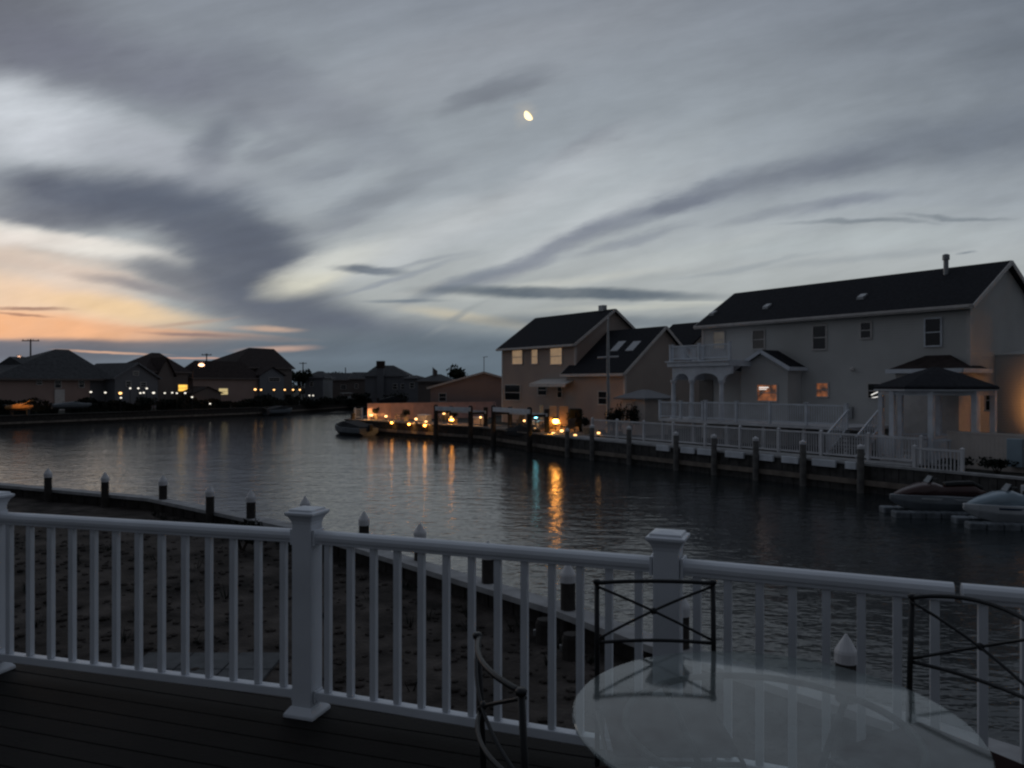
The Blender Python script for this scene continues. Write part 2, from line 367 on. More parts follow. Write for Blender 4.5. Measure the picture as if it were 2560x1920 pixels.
BLOBS = [
 # upper sky
 (1150, 20, 460,220, 12,(108,113,121),.9), (-10,0,150,90,20,(100,100,107),.85), (120, 66, 230,46, 12,(112,113,124),.85),
 (300, 95, 170, 34, 32,(122,125,134),.6), (470, 60,260,50,-15,(153,155,160),.5),
 (25, 122, 125, 48, 16,(205,208,212),.97,.25), (150,152,110, 30, 20,(186,189,194),.85),
 (495, 92, 75, 13, -22,(118,121,128),.85), (588,148,55,12,-30,(124,127,134),.75), (498,197,28,8,0,(132,136,142),.7),
 # dark mass on the left
 (218,146,46,26,-38,(112,116,126),.75), (95,194,130,24,3,(88,95,108),.98,.3), (205,222,110,34,20,(93,99,111),.97,.3),
 (60,214,140,18,2,(92,98,110),.8), (250,272,72,46,14,(92,98,110),.98,.35), (330,322,150,20,6,(95,103,115),.95),
 (355,208,70,14,-20,(124,129,137),.7), (310,170,60,16,-15,(134,138,144),.6), (420,180,80,12,-22,(136,140,146),.5),
 (235,248,120,64,30,(92,98,110),.92,.25), (130,196,150,30,5,(90,97,110),.8), (265,300,120,34,14,(95,102,113),.9), (160,160,160,34,10,(140,143,150),.4),
 # sunset opening
 (0,280,150,50,8,(224,206,190),.97,.5), (70,241,110,13,11,(230,224,214),.97,.3), (-10,236,120,12,2,(232,222,212),.9),
 (20,300,165,26,10,(234,204,174),.95,.4), (-20,324,230,18,4,(240,182,138),.98,.45), (120,309,100,14,8,(230,200,158),.9), (180,332,120,5,4,(222,170,134),.75),
 (60,268,120,8,10,(206,190,178),.6), (170,276,62,15,14,(112,115,122),.9), (150,288,80,7,10,(128,126,131),.8),
 (28,309,46,2.6,2,(142,112,102),.85), (20,315,34,1.8,6,(146,110,98),.75),
 (195,334,55,2.5,3,(128,112,112),.85),(190,322,50,2.5,-6,(170,145,132),.6),
 # bright gaps right of the mass
 (312,277,62,17,-16,(212,208,190),.95,.2), (352,258,80,15,-12,(204,204,197),.95), (440,238,120,17,-22,(192,194,194),.9),
 (540,190,130,24,-30,(178,181,184),.8), (560,236,110,16,-28,(192,194,194),.7), (640,200,120,16,-24,(170,173,175),.6),
 (370,270,40,5.5,4,(100,108,119),.95,.35), (400,278,90,4,-16,(140,145,152),.85), (430,262,60,3,-10,(140,144,150),.7),(455,285,70,4,-10,(176,176,172),.7),
 (560,205,180,36,-24,(184,188,189),.6), (455,215,90,20,-20,(190,192,192),.6), (285,150,40,14,-25,(124,127,135),.7), (335,172,45,12,-20,(128,132,139),.65), (255,118,45,14,30,(126,129,137),.6), (385,205,50,9,-18,(138,142,148),.6), (345,226,60,8,-14,(128,132,140),.65),
 (529,114,17,15,0,(178,170,158),.55,0),
 # long dark streak climbing to the right
 (470,282,90,8,-18,(116,123,134),.9), (560,246,100,11,-27,(118,122,134),.92), (670,205,100,12,-20,(116,120,131),.92), (800,172,150,18,-12,(116,120,130),.9), (960,140,170,38,-8,(110,115,124),.85),
 (820,206,110,8,-8,(112,116,128),.75), (630,238,70,5,-16,(130,134,142),.7),
 (660,262,150,13,-16,(182,185,183),.9), (850,240,190,15,-3,(172,177,177),.9), (740,225,90,8,-14,(170,174,175),.8), (560,284,120,7,-8,(192,192,184),.9),
 (860,221,90,3.2,0,(126,132,137),.85), (960,217,60,3,2,(124,130,135),.8), (900,210,120,3,-3,(160,165,167),.6),
 (750,265,90,4,-10,(148,153,156),.6), (860,258,120,5,-6,(150,155,158),.55), (966,252,12,1.5,-8,(120,126,132),.85),
 # flat dark clouds near the horizon
 (570,294,155,7,1,(84,97,110),.98,.45), (405,302,45,2.5,0,(106,116,126),.85), (470,318,80,7,8,(192,186,168),.85), (650,307,110,4,-2,(186,186,176),.8),(455,320,40,4,-30,(146,150,150),.7),
 (620,322,200,9,0,(104,116,127),.8), (690,303,55,2.2,0,(194,194,184),.7), (420,345,260,18,2,(93,107,118),.85),
 (60,349,330,10.5,0,(98,109,118),.97,.55), (110,352,60,1.6,2,(222,180,152),.9), (195,357.5,55,1.3,1,(214,168,146),.9), (265,329,38,3.5,2,(208,176,154),.85), (275,349,45,4,-2,(196,164,148),.85),(270,339,50,2.5,2,(118,120,124),.8),
 (300,370,260,10,0,(95,108,118),.7),
]
make_world()

# ------------------------------------------------------------------ setting: water, land, yard
TH = math.atan2(-.8198, .5727)                       # all houses on the right bank share this heading
V = Vector((.5727, -.8198, 0)); N = Vector((.8198, .5727, 0))
TL = math.atan2(.863, .506)                          # and those on the left bank this one
VL = Vector((.506, .863, 0)); NL = Vector((-.863, .506, 0))

o = B().poly([(-1500,-300,0),(1500,-300,0),(1500,3000,0),(-1500,3000,0)], [(0,1,2,3)]).build('water', M_water); tag(o, kind='structure')

O1 = Vector((21.07, 35.56, 0))
def loc1(x, y, z=0.0): return O1 + V*x + N*y + Vector((0,0,z))
BH1 = -7.2                                           # bulkhead of the right house, in its own frame
c_bend = loc1(-20.5, BH1)
right_edge = [loc1(40, BH1), c_bend, Vector((-2.2, 59.3, 0)), Vector((-15.6, 72.7, 0)), Vector((-13.5, 110, 0)), Vector((-20, 141, 0))]
left_edge = [Vector((-28.5,140,0)), Vector((-36,108.7,0)), Vector((-52.9,79.8,0)), Vector((-85,25,0)), Vector((-200,-60,0))]
LANDZ = 1.12
def land():
    ring = [(p.x, p.y, LANDZ) for p in right_edge + left_edge] + [(-1400,-60,LANDZ),(-1400,2900,LANDZ),(1400,2900,LANDZ),(1400,-200,LANDZ),(60,-200,LANDZ)]
    b = B(); n = len(ring)
    top = [b.bm.verts.new(p) for p in ring]
    f = b.bm.faces.new(top); bmesh.ops.triangulate(b.bm, faces=[f])
    low = [b.bm.verts.new((p[0], p[1], -1)) for p in ring]
    for i in range(n): b.bm.faces.new((top[i], top[(i+1)%n], low[(i+1)%n], low[i]))
    return b
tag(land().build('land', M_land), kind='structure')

def bulkhead_wall(name, label, pts, group, side=1, capw=.36, zc=1.2, capm=None, wale=True, plankm=None):
    """timber wall along the water with a plank cap and a lower beam; side = which hand the water is on"""
    root = thing(name, label, 'bulkhead', (0,0,0), 0, group)
    f = B(); c = B(); w = B()
    for a, b2 in zip(pts, pts[1:]):
        a = Vector((a.x, a.y, 0)); b2 = Vector((b2.x, b2.y, 0)); d = (b2-a).normalized(); nn = Vector((d.y, -d.x, 0))*side
        L = (b2-a).length; k = max(1, int(L/.3))
        for i in range(k):
            p = a + d*(L*i/k) + nn*.05; q = a + d*(L*(i+.94)/k) + nn*.05
            f.bar((p.x,p.y,.02+0.0), (q.x,q.y,.02), .08 + .03*(i%2), 2*(zc-.09)-.0)
        c.bar((a.x+nn.x*.02, a.y+nn.y*.02, zc-.035), (b2.x+nn.x*.02, b2.y+nn.y*.02, zc-.035), capw, .09)
        if wale: w.bar((a.x+nn.x*.17, a.y+nn.y*.17, .42), (b2.x+nn.x*.17, b2.y+nn.y*.17, .42), .12, .22)
    f.build('wall_planks', plankm or M_wood, root); c.build('cap_plank', capm or M_cap, root)
    if wale: w.build('wale_beam', M_wale, root)
    else: w.bm.free()
    return root

# own yard behind the near bulkhead
near = [Vector((-60,46,0)), Vector((-30,31.8,0)), Vector((-16.9,25.5,0)), Vector((-10.4,22.4,0)), Vector((-4.9,17.75,0)), Vector((.64,11.5,0)), Vector((1.75,9.95,0)), Vector((3.55,7.9,0)), Vector((8.5,2.2,0)), Vector((16,-6,0))]
YZ = .85
def yard():
    ring = [(p.x, p.y, YZ) for p in near] + [(16,-60,YZ),(-60,-60,YZ)]
    b = B(); n = len(ring); top = [b.bm.verts.new(p) for p in ring]
    f = b.bm.faces.new(top); bmesh.ops.triangulate(b.bm, faces=[f])
    low = [b.bm.verts.new((p[0], p[1], -1)) for p in ring]
    for i in range(n): b.bm.faces.new((top[i], top[(i+1)%n], low[(i+1)%n], low[i]))
    return b
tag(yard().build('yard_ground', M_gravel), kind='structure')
bulkhead_wall('bulkhead', 'grey timber bulkhead with plank cap curving round the gravel yard below the deck', near, 'canal bulkheads', side=-1, capw=.38, wale=False)
pad = B()
for i in range(3):
    for j in range(2): pad.box(-4.9+i*.62, -4.9+i*.62+.6, 9.2+j*.62, 9.2+j*.62+.6, YZ-.05, YZ+.035)
tag(pad.build('paved_path', M_pad, bevel=.01), kind='structure')
# loose stones lying in the yard gravel
def stones():
    b = B(); rr = random.Random(3)
    for i in range(2600):
        d = 7 + 14*rr.random()**1.4; x = -12 + 15*rr.random()
        # keep inland of the bulkhead
        ok = True
        for p, q in zip(near, near[1:]):
            if min(p.x,q.x) <= x <= max(p.x,q.x):
                yb = p.y + (q.y-p.y)*(x-p.x)/(q.x-p.x); ok = d < yb-.5; break
        if not ok: continue
        r = .025 + .05*rr.random()**2
        M = Matrix.Translation((x, d, YZ+r*.2)) @ Matrix.Rotation(rr.random()*6, 4, 'Z') @ Matrix.Diagonal((r*1.3, r, r*.6, 1))
        bmesh.ops.create_icosphere(b.bm, subdivisions=1, radius=1, matrix=M)
    return b
tag(stones().build('gravel', M_gravel), 'scattered brown gravel stones covering the yard below the deck', kind='stuff')

def weeds():
    b = B(); rr = random.Random(17)
    for i in range(110):
        y = rr.uniform(8.5, 19); x = rr.uniform(-10, 1.5)
        yb = 99
        for p, q in zip(near, near[1:]):
            if p.x <= x <= q.x: yb = p.y+(q.y-p.y)*(x-p.x)/(q.x-p.x)
        if y > yb-.5: continue
        if rr.random() < .5: y = yb-rr.uniform(.35,.9)
        for j in range(rr.randint(6,16)):
            a = rr.random()*6.283; h = rr.uniform(.06,.26); w = rr.uniform(.006,.014); dx, dy = math.cos(a), math.sin(a); r0 = rr.random()*.1
            px, py = x+r0*dx, y+r0*dy
            b.poly([(px-dy*w,py+dx*w,YZ),(px+dy*w,py-dx*w,YZ),(px+dx*h*.6,py+dy*h*.6,YZ+h)], [(0,1,2)])
    return b
tag(weeds().build('weeds', M_leafd), 'sparse weeds growing in the gravel along the near bulkhead', kind='stuff')

# ------------------------------------------------------------------ foliage
def leaf_cloud(cx, cy, cz, rx, ry, rz, n, size, seed, lumps=7, ground=None):
    b = B(); rr = random.Random(seed)
    L = []
    for i in range(lumps):
        a = rr.random()*6.283; e = rr.uniform(-.5, .9); q = .62*rr.random()**.5
        L.append((cx+rx*q*math.cos(a), cy+ry*q*math.sin(a), cz+rz*q*e, rr.uniform(.38,.62)))
    for i in range(n):
        x0, y0, z0, s = rr.choice(L)
        th = rr.random()*6.283; ct = rr.uniform(-1,1); st = math.sqrt(1-ct*ct); q = rr.random()**.4
        p = Vector((x0+rx*s*q*st*math.cos(th), y0+ry*s*q*st*math.sin(th), z0+rz*s*q*ct))
        if ground is not None and p.z < ground+.02: p.z = ground+.02+rr.random()*.15
        t = Vector((rr.gauss(0,1), rr.gauss(0,1), rr.gauss(0,1))).normalized(); r2 = t.cross(Vector((rr.gauss(0,1), rr.gauss(0,1), rr.gauss(0,1)))).normalized()
        k = size*rr.uniform(.6,1.3)
        b.poly([p-t*k, p+r2*k*.45, p+t*k, p-r2*k*.45], [(0,1,2,3)])
    return b
def bush(name, label, p, rx, ry, h, seed, cat='bush', group=None, n=420, size=.1, m=None):
    root = thing(name, label, cat, p, 0, group)
    leaf_cloud(0,0,h*.55, rx,ry,h*.5, n, size, seed, ground=0).build('foliage', m or M_leafd, root)
    s = B(); rr = random.Random(seed)
    for i in range(5):
        a = rr.random()*6.283
        s.tube([(0,0,-.05),(.25*rx*math.cos(a),.25*ry*math.sin(a),h*.35),(.5*rx*math.cos(a),.5*ry*math.sin(a),h*.7)], [.03,.02,.01], 5)
    s.build('stems', M_bark, root)
    return root
def tree(name, label, p, h, r, seed, group=None, n=1500, size=.28):
    root = thing(name, label, 'tree', p, 0, group)
    leaf_cloud(0,0,h*.66, r,r,h*.36, n, size, seed, lumps=14).build('crown', M_leaf, root)
    t = B(); t.tube([(0,0,-.2),(.05,0,h*.2),(.02,.06,h*.45),(-.05,.02,h*.75)], [.2,.16,.11,.04], 8)
    rr = random.Random(seed+1)
    for i in range(7):
        a = i*.9+rr.random(); z = h*rr.uniform(.3,.55)
        t.tube([(0,0,z),(r*.4*math.cos(a), r*.4*math.sin(a), z+h*.12),(r*.75*math.cos(a), r*.75*math.sin(a), z+h*.25)], [.07,.04,.015], 5)
    t.build('trunk', M_bark, root)
    return root

# ------------------------------------------------------------------ pilings along the near bulkhead
def piling(name, label, p, ztop, r, group, zlow=-1.0, capm=None, caph=.24, sm=None):
    root = thing(name, label, 'piling', (p[0], p[1], 0), 0, group)
    b = B(); zc = ztop-caph
    b.lathe([(r*1.05,zlow),(r*1.03,0),(r,zc*.6),(r*.98,zc)], 14); b.build('shaft', sm or M_wood, root, smooth=False)
    c = B(); c.lathe([(r*1.07,zc-.05),(r*1.08,zc+.05),(r*1.0,zc+.08),(r*.62,zc+caph*.62),(r*.1,zc+caph)], 16); c.build('cap', capm or M_whitef, root)
    return root
near_p = [(48,468,'leftmost white-capped piling on the curved bulkhead, far beyond the left end of the railing'),
 (105,472,'white-capped piling on the bulkhead, second from the left, against the pale water'),
 (163,475,'white-capped piling on the bulkhead, third from the left, where the cap begins to bend'),
 (210,485,'white-capped piling on the bulkhead just left of the pink lamp reflection, fourth from the left'),
 (251,490,'white-capped piling on the bulkhead midway between the pink reflection and the tall railing post'),
 (305,496,'piling whose pointed white cap peeks over the tall railing post cap'),
 (364,511,'white-capped piling just right of the tall railing post, rising above the rail'),
 (420,523,'white-capped piling standing above the rail in the middle of the central rail section'),
 (488,541,'piling mostly hidden behind a baluster, its cap just under the top rail'),
 (568,562,'large dark piling with rounded white cap seen between balusters left of the X-back chair'),
 (681,592,'piling with white cap seen through the X of the iron chair back'),
 (846,634,'nearest piling with big cone-shaped white cap just beyond the glass table')]
for px, py, lb in near_p:
    p = G(px, py, 1.9)
    piling('piling', lb, p, 1.9, random.uniform(.105,.116), 'white-capped pilings along the near bulkhead')
for px, py, lb in [(328,540,'short dark anchor post inside the bulkhead right of the tall railing post'),
                   (569,612,'short dark anchor post just inland of the large rounded-cap piling'),
                   (597,626,'squat dark anchor post beside the left leg of the X-back chair')]:
    p = G(px, py, 1.25)
    root = thing('anchor_post', lb, 'post', (p.x-.35, p.y-.1, YZ), 0, 'short anchor posts inside the bulkhead')
    B().lathe([(.13,-.3),(.13,.28),(.11,.33)], 12).build('shaft', M_wood, root)
    B().box(-.16,.16,-.02,.02,.1,.18).build('strap', M_steel, root)
bush('shrub', 'small dark shrub growing just inside the curved near bulkhead', (-5.9,16.9,YZ), .55,.5,.75, 31, group=None, n=500, size=.07)

# ------------------------------------------------------------------ the deck and its railing
DK = HZ - 1.67
rail_pts = [Vector((-3.02,4.485,DK)), Vector((-1.04,3.925,DK)), Vector((.665,3.295,DK)), Vector((1.655,2.87,DK)), Vector((3.35,2.2,DK))]
post0 = Vector((-4.9,5.0,DK))
def deck():
    b = B(); d = (rail_pts[2]-rail_pts[0]).normalized(); n = Vector((-d.y, d.x, 0))
    base = rail_pts[1]; M = Matrix(((d.x,n.x,0,base.x),(d.y,n.y,0,base.y),(0,0,1,DK),(0,0,0,1)))
    y = .12
    while y > -5.2:
        b.box(-4.2, 4.9, y-.138, y, -.03, 0, M); y -= .1435
    return b, M
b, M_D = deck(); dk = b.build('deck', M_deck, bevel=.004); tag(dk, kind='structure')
b = B(); b.box(-4.2,4.9,.125,.16,-.28,.0,M_D)
for x in (-4,-2.6,-1.2,.2,1.6,3,4.5): b.box(x-.07,x+.07,-.02,.12,-2.0,-.035,M_D)
for x in range(-8,10): b.box(x*.5-.02,x*.5+.02,-5.1,.11,-.24,-.035,M_D)
tag(b.build('deck_framing', M_wood), kind='structure')

def rail_post(label, p, ang):
    root = thing('railing_post', label, 'railing post', p, ang, 'white posts of the deck railing')
    B().box(-.055,.055,-.055,.055,0,1.0).build('post_sleeve', M_white, root, bevel=.006)
    s = B(); s.loft([[(-.085,-.085,0),(.085,-.085,0),(.085,.085,0),(-.085,.085,0)],[(-.085,-.085,.018),(.085,-.085,.018),(.085,.085,.018),(-.085,.085,.018)],
                     [(-.06,-.06,.05),(.06,-.06,.05),(.06,.06,.05),(-.06,.06,.05)]]); s.build('base_skirt', M_white, root, bevel=.004)
    c = B(); q = lambda r, z: [(-r,-r,z),(r,-r,z),(r,r,z),(-r,r,z)]
    c.loft([q(.0555,.965),q(.058,.98),q(.068,1.0),q(.078,1.010),q(.082,1.014),q(.082,1.026),q(.068,1.030),q(.066,1.040),q(.02,1.048)]); c.build('post_cap', M_white, root, bevel=.003)
    return root
def rail_section(label, a, b, nb, g0=.06, g1=.06):
    d = b-a; L = d.length; ang = math.atan2(d.y, d.x)
    root = thing('railing_section', label, 'railing', a, ang, 'white railing sections round the deck')
    # bread-loaf top rail
    prof = [(-.028,.866),(.028,.866),(.030,.878),(.036,.888),(.038,.904),(.032,.920),(.018,.929),(0,.932),(-.018,.929),(-.032,.920),(-.038,.904),(-.036,.888),(-.030,.878)]
    t = B(); t.extr(prof, g0, L-g1, 'x'); t.build('top_rail', M_white, root, smooth=False, bevel=.002)
    B().box(g0, L-g1, -.026,.026,.078,.122).build('bottom_rail', M_white, root, bevel=.004)
    for x, w in ((g0+.006,.006),(L-g1-.006,.006)):    # moulded sockets where the rails meet the posts
        if (x < L/2 and g0 > 0) or (x > L/2 and g1 > 0):
            k = B(); k.box(x-w,x+w,-.045,.045,.858,.938); k.box(x-w,x+w,-.034,.034,.07,.13); k.build('rail_bracket', M_white, root, bevel=.002)
    me = None
    for i in range(nb):
        x = g0 + (L-g0-g1)*(i+.5)/nb
        if me is None:
            o = B().box(-.0158,.0158,-.0158,.0158,.123,.865).build('baluster', M_white, root, bevel=.003); me = o
        else:
            o = me.copy(); COL.objects.link(o); o.parent = root
        o.location = (x,0,0)
    return root
def rail_angle(i, j): d = rail_pts[j]-rail_pts[i]; return math.atan2(d.y, d.x)
rail_post('white square railing post at the far left edge with flat cap', rail_pts[0], rail_angle(0,1))
rail_post('tall white railing post left of centre with flared cap and base skirt', rail_pts[1], rail_angle(0,2))
rail_post('white railing post standing behind the X-back iron chair', rail_pts[2], rail_angle(1,3))
rail_section('white railing section cut off by the left picture edge, beyond the leftmost post', post0, rail_pts[0], 13)
rail_section('white railing section on the left ending at the tall flared-cap post', rail_pts[0], rail_pts[1], 13)
rail_section('white railing section in the middle running behind the left iron chair', rail_pts[1], rail_pts[2], 13)
rail_section('white railing section behind the glass table ending at a gap in the rail', rail_pts[2], rail_pts[3]-Vector((.012,-.005,0)), 8, .06, .0)
rail_section('short white railing section right of the rail gap behind the arched chair', rail_pts[3]+Vector((.012,-.005,0)), rail_pts[4], 13, .0, .06)

# ------------------------------------------------------------------ table and chairs
TC = Vector((.725, 2.2, DK))
t = thing('patio_table', 'round glass-topped patio table with dark iron base on the deck', 'table', TC)
g = B(); g.lathe([(.548,.708),(.552,.712),(.552,.716),(.548,.72)], 96); g.build('glass_top', M_tglass, t)
b = B(); b.tube([(.40*math.cos(2*math.pi*i/40), .40*math.sin(2*math.pi*i/40), .69) for i in range(41)], .011, 8); b.build('support_ring', M_iron, t, smooth=True)
for k in range(4):
    a = R(35+90*k); c, s = math.cos(a), math.sin(a)
    B().tube([(.40*c,.40*s,.69),(.33*c,.33*s,.6),(.2*c,.2*s,.42),(.17*c,.17*s,.28),(.26*c,.26*s,.1),(.36*c,.36*s,.012)], .011, 8).build('leg', M_iron, t, smooth=True)
B().tube([(.175*math.cos(2*math.pi*i/30), .175*math.sin(2*math.pi*i/30), .34) for i in range(31)], .008, 8).build('lower_ring', M_iron, t, smooth=True)

def chair(label, p, ang, arch=0.0, bow=.03):
    """iron chair, local +y = its back, faces -y; width .44; back posts at x = +-.22"""
    root = thing('iron_chair', label, 'chair', p, ang, 'iron chairs round the glass table')
    hw = .215
    for s in (-1,1):
        B().tube([(s*hw,0,0),(s*hw,-.01,.2),(s*hw,-.01,.46),(s*hw,0,.7),(s*hw,.012,.935)], .0095, 8).build('back_leg', M_iron, root, smooth=True)
        B().lathe([(.013,.928),(.015,.938),(.010,.944)],12,(s*hw,.012,0)).build('finial', M_iron, root, smooth=True)
        B().tube([(s*(hw+.01),-.42,0),(s*hw,-.40,.2),(s*hw,-.40,.455)], .0095, 8).build('front_leg', M_iron, root, smooth=True)
    def rail(z, r, up=0.0):
        return [(hw*(2*i/14-1), .005+bow*(1-(2*i/14-1)**2), z+up*(1-(2*i/14-1)**2)) for i in range(15)]
    B().tube(rail(.932,.009,arch), .0078, 8).build('top_rail', M_iron, root, smooth=True)
    B().tube(rail(.71,.009), .0068, 8).build('lower_rail', M_iron, root, smooth=True)
    x = B(); 
    for s in (-1,1):
        x.tube([(s*hw*(1-2*i/12), .005+bow*(1-(1-2*i/12)**2)+.004*s, .92-.2*i/12) for i in range(13)], .0052, 7)
    x.ball((0,.005+bow,.82), .013,.009,.013); x.build('cross_brace', M_iron, root, smooth=True)
    f = B(); f.tube([(-hw,-.01,.46),(-hw,-.40,.46),(hw,-.40,.46),(hw,-.01,.46)], .009, 8)
    f.tube([(hw*(2*i/12-1), -.01+.05*(1-(2*i/12-1)**2), .46) for i in range(13)], .009, 8); f.build('seat_frame', M_iron, root, smooth=True)
    c = B(); c.loft([[(-.18,-.38,.469),(.18,-.38,.469),(.18,0,.469),(-.18,0,.469)],[(-.2,-.4,.485),(.2,-.4,.485),(.2,.02,.485),(-.2,.02,.485)],[(-.2,-.4,.505),(.2,-.4,.505),(.2,.02,.505),(-.2,.02,.505)],[(-.17,-.37,.523),(.17,-.37,.523),(.17,-.01,.523),(-.17,-.01,.523)]])
    c.build('seat_cushion', M_cushion, root, smooth=False, bevel=.012)
    return root
chair('black iron chair with X-shaped back facing the camera across the glass table', (.53,2.86,DK), R(-1))
chair('black iron chair seen edge-on at the left of the glass table', (-.028,2.055,DK), R(106.6), bow=.045)
chair('black iron chair with arched top rail and dark red cushion right of the table', (1.476,2.48,DK), R(-62), arch=.035, bow=.04)

# ------------------------------------------------------------------ building kit
class House:
    def __init__(s, name, label, O, th, v, n, group='houses round the canal', cat='house'):
        s.O, s.v, s.n = Vector((O[0],O[1],0)), v, n
        s.root = thing(name, label, cat, (O[0],O[1],0), th, group)
    def lx(s, px, yf=0.0):
        k = (px-CX)/F; o = s.O + s.n*yf
        return (k*o.y-o.x)/(s.v.x-k*s.v.y)
    def D(s, x, yf=0.0): return (s.O + s.v*x + s.n*yf).y
    def lz(s, py, x, yf=0.0): return HZ-(py-CY)*s.D(x, yf)/F
    def walls(s, x0, x1, y0, y1, zb, zw, m, zr=None, axis='x', name='wall'):
        b = B()
        if zr is None: b.box(x0,x1,y0,y1,zb,zw)
        elif axis == 'x': b.extr([(y0,zb),(y1,zb),(y1,zw),((y0+y1)/2,zr),(y0,zw)], x0, x1, 'x')
        else: b.extr([(x0,zb),(x1,zb),(x1,zw),((x0+x1)/2,zr),(x0,zw)], y0, y1, 'y')
        return b.build(name, m, s.root)
    def roof(s, x0, x1, y0, y1, zw, zr, m, axis='x', ov=.4, h0=0.0, h1=0.0, t=.16, trim=None, gable_ov=.3, name='roof'):
        """gable roof (h=0) or hip with ridge pulled in by h0/h1; top surface thickened downward"""
        if axis == 'x': a0,a1,c0,c1 = x0,x1,y0,y1
        else: a0,a1,c0,c1 = y0,y1,x0,x1
        mid = (c0+c1)/2; sl = (zr-zw)/(mid-c0); ze = zw-ov*sl
        e0 = a0-(gable_ov if h0 == 0 else ov); e1 = a1+(gable_ov if h1 == 0 else ov)
        r0 = e0 if h0 == 0 else a0+h0; r1 = e1 if h1 == 0 else a1-h1
        pt = [(e0,c0-ov,ze+t),(e1,c0-ov,ze+t),(e1,c1+ov,ze+t),(e0,c1+ov,ze+t),(r0,mid,zr+t),(r1,mid,zr+t)]
        conv = (lambda p: p) if axis == 'x' else (lambda p: (p[1],p[0],p[2]))
        vs = [conv(p) for p in pt] + [conv((p[0],p[1],p[2]-t)) for p in pt]
        fs = [(0,1,5,4),(2,3,4,5),(6,10,11,7),(8,11,10,9),(0,6,7,1),(2,8,9,3)]
        if h0: fs += [(3,0,4),(9,10,6),(3,9,6,0)]
        else: fs += [(0,4,10,6),(4,3,9,10)]
        if h1: fs += [(1,2,5),(7,11,8),(1,7,8,2)]
        else: fs += [(1,7,11,5),(5,11,8,2)]
        o = B().poly(vs, fs).build(name, m, s.root)
        if trim:
            f = B()
            def bar(p, q, w=.04, h=.2): f.bar(conv(p), conv(q), w, h)
            zf = ze+t*.5
            bar((e0,c0-ov-.025,zf),(e1,c0-ov-.025,zf)); bar((e0,c1+ov+.025,zf),(e1,c1+ov+.025,zf))
            for h, e, sg in ((h0,e0,-1),(h1,e1,1)):
                if h: bar((e+sg*.025,c0-ov,zf),(e+sg*.025,c1+ov,zf))
                else:
                    bar((e+sg*.025,c0-ov,zf-.02),(e+sg*.025,mid,zr+t*.5-.02)); bar((e+sg*.025,c1+ov,zf-.02),(e+sg*.025,mid,zr+t*.5-.02))
            f.build('fascia', trim, o)
        return o
    def window(s, x0, x1, z0, z1, pane, yf=0.0, frame=None, sash=True, face='y', name='window', fw=.07):
        f = B(); fr = frame or M_fascia
        def bx(b, a0,a1,d0,d1,c0,c1):
            if face == 'y': b.box(a0,a1,yf-d1,yf-d0,c0,c1)
            else: b.box(yf+d0,yf+d1,a0,a1,c0,c1)      # on the right-hand gable, yf is the local x of the wall
        bx(f,x0-fw,x0,.002,.06,z0-fw,z1+fw); bx(f,x1,x1+fw,.002,.06,z0-fw,z1+fw)
        bx(f,x0,x1,.002,.06,z1,z1+fw); bx(f,x0-.02,x1+.02,.002,.085,z0-fw,z0)
        o = f.build(name, fr, s.root)
        p = B(); bx(p,x0,x1,.004,.02,z0,z1); p.build('pane', pane, o)
        if sash:
            q = B(); bx(q,x0,x1,.021,.045,(z0+z1)/2-.025,(z0+z1)/2+.025); q.build('sash_bar', fr, o)
        return o
    def pwin(s, a, b, pane, yf=0.0, **k):             # window from two measured corners
        x0, x1 = s.lx(a[0], yf), s.lx(b[0], yf); xm = (x0+x1)/2
        return s.window(x0, x1, s.lz(b[1], xm, yf), s.lz(a[1], xm, yf), pane, yf, **k)
def z1(x, y): return (x*.11573, 320+y*.11573)
def z2(x, y): return (224+x*.11573, 320+y*.11573)
def z3(x, y): return (440+x*.11573, 288+y*.11573)
def z4(x, y): return (656+x*.16636, 240+y*.16636)

def picket_fence(name, label, pts, zb, h, group, cat='fence', m=None, postw=.12, gap=.115, lift=.1, pk=.04):
    root = thing(name, label, cat, (0,0,0), 0, group); m = m or M_whitef
    for a, b in zip(pts, pts[1:]):
        a = Vector((a[0],a[1],zb)); b = Vector((b[0],b[1],zb)); d = b-a; L = d.length; u = d.normalized()
        k = max(1, round(L/2.3))
        for i in range(k):
            p = a+u*(L*i/k); q = a+u*(L*(i+1)/k)
            P_ = B(); up = Vector((0,0,1))
            P_.bar(p+up*(h-.05), q+up*(h-.05), .07, .08); P_.bar(p+up*(lift+.04), q+up*(lift+.04), .05, .08)
            n = int((q-p).length/gap)
            for j in range(1, n):
                r = p+u*((q-p).length*j/n); P_.box(r.x-pk/2,r.x+pk/2,r.y-pk/2,r.y+pk/2,zb+lift+.081,zb+h-.091)
            P_.build('picket_panel', m, root)
    for a, b in zip(pts, pts[1:]):
        a = Vector((a[0],a[1],zb)); b = Vector((b[0],b[1],zb)); d = b-a; L = d.length; u = d.normalized(); k = max(1, round(L/2.3))
        for i in range(k + (1 if b == Vector((pts[-1][0],pts[-1][1],zb)) else 0)):
            p = a+u*(L*i/k); M = Matrix.Translation(p) @ Matrix.Rotation(math.atan2(u.y,u.x), 4, 'Z')
            f = B(); w = postw/2; f.box(-w,w,-w,w,0,h+.04,M)
            f.poly([M@Vector(c) for c in ((-w-.02,-w-.02,h+.04),(w+.02,-w-.02,h+.04),(w+.02,w+.02,h+.04),(-w-.02,w+.02,h+.04),(0,0,h+.11))], [(0,1,4),(1,2,4),(2,3,4),(3,0,4),(3,2,1,0)])
            f.build('fence_post', m, root)
    return root

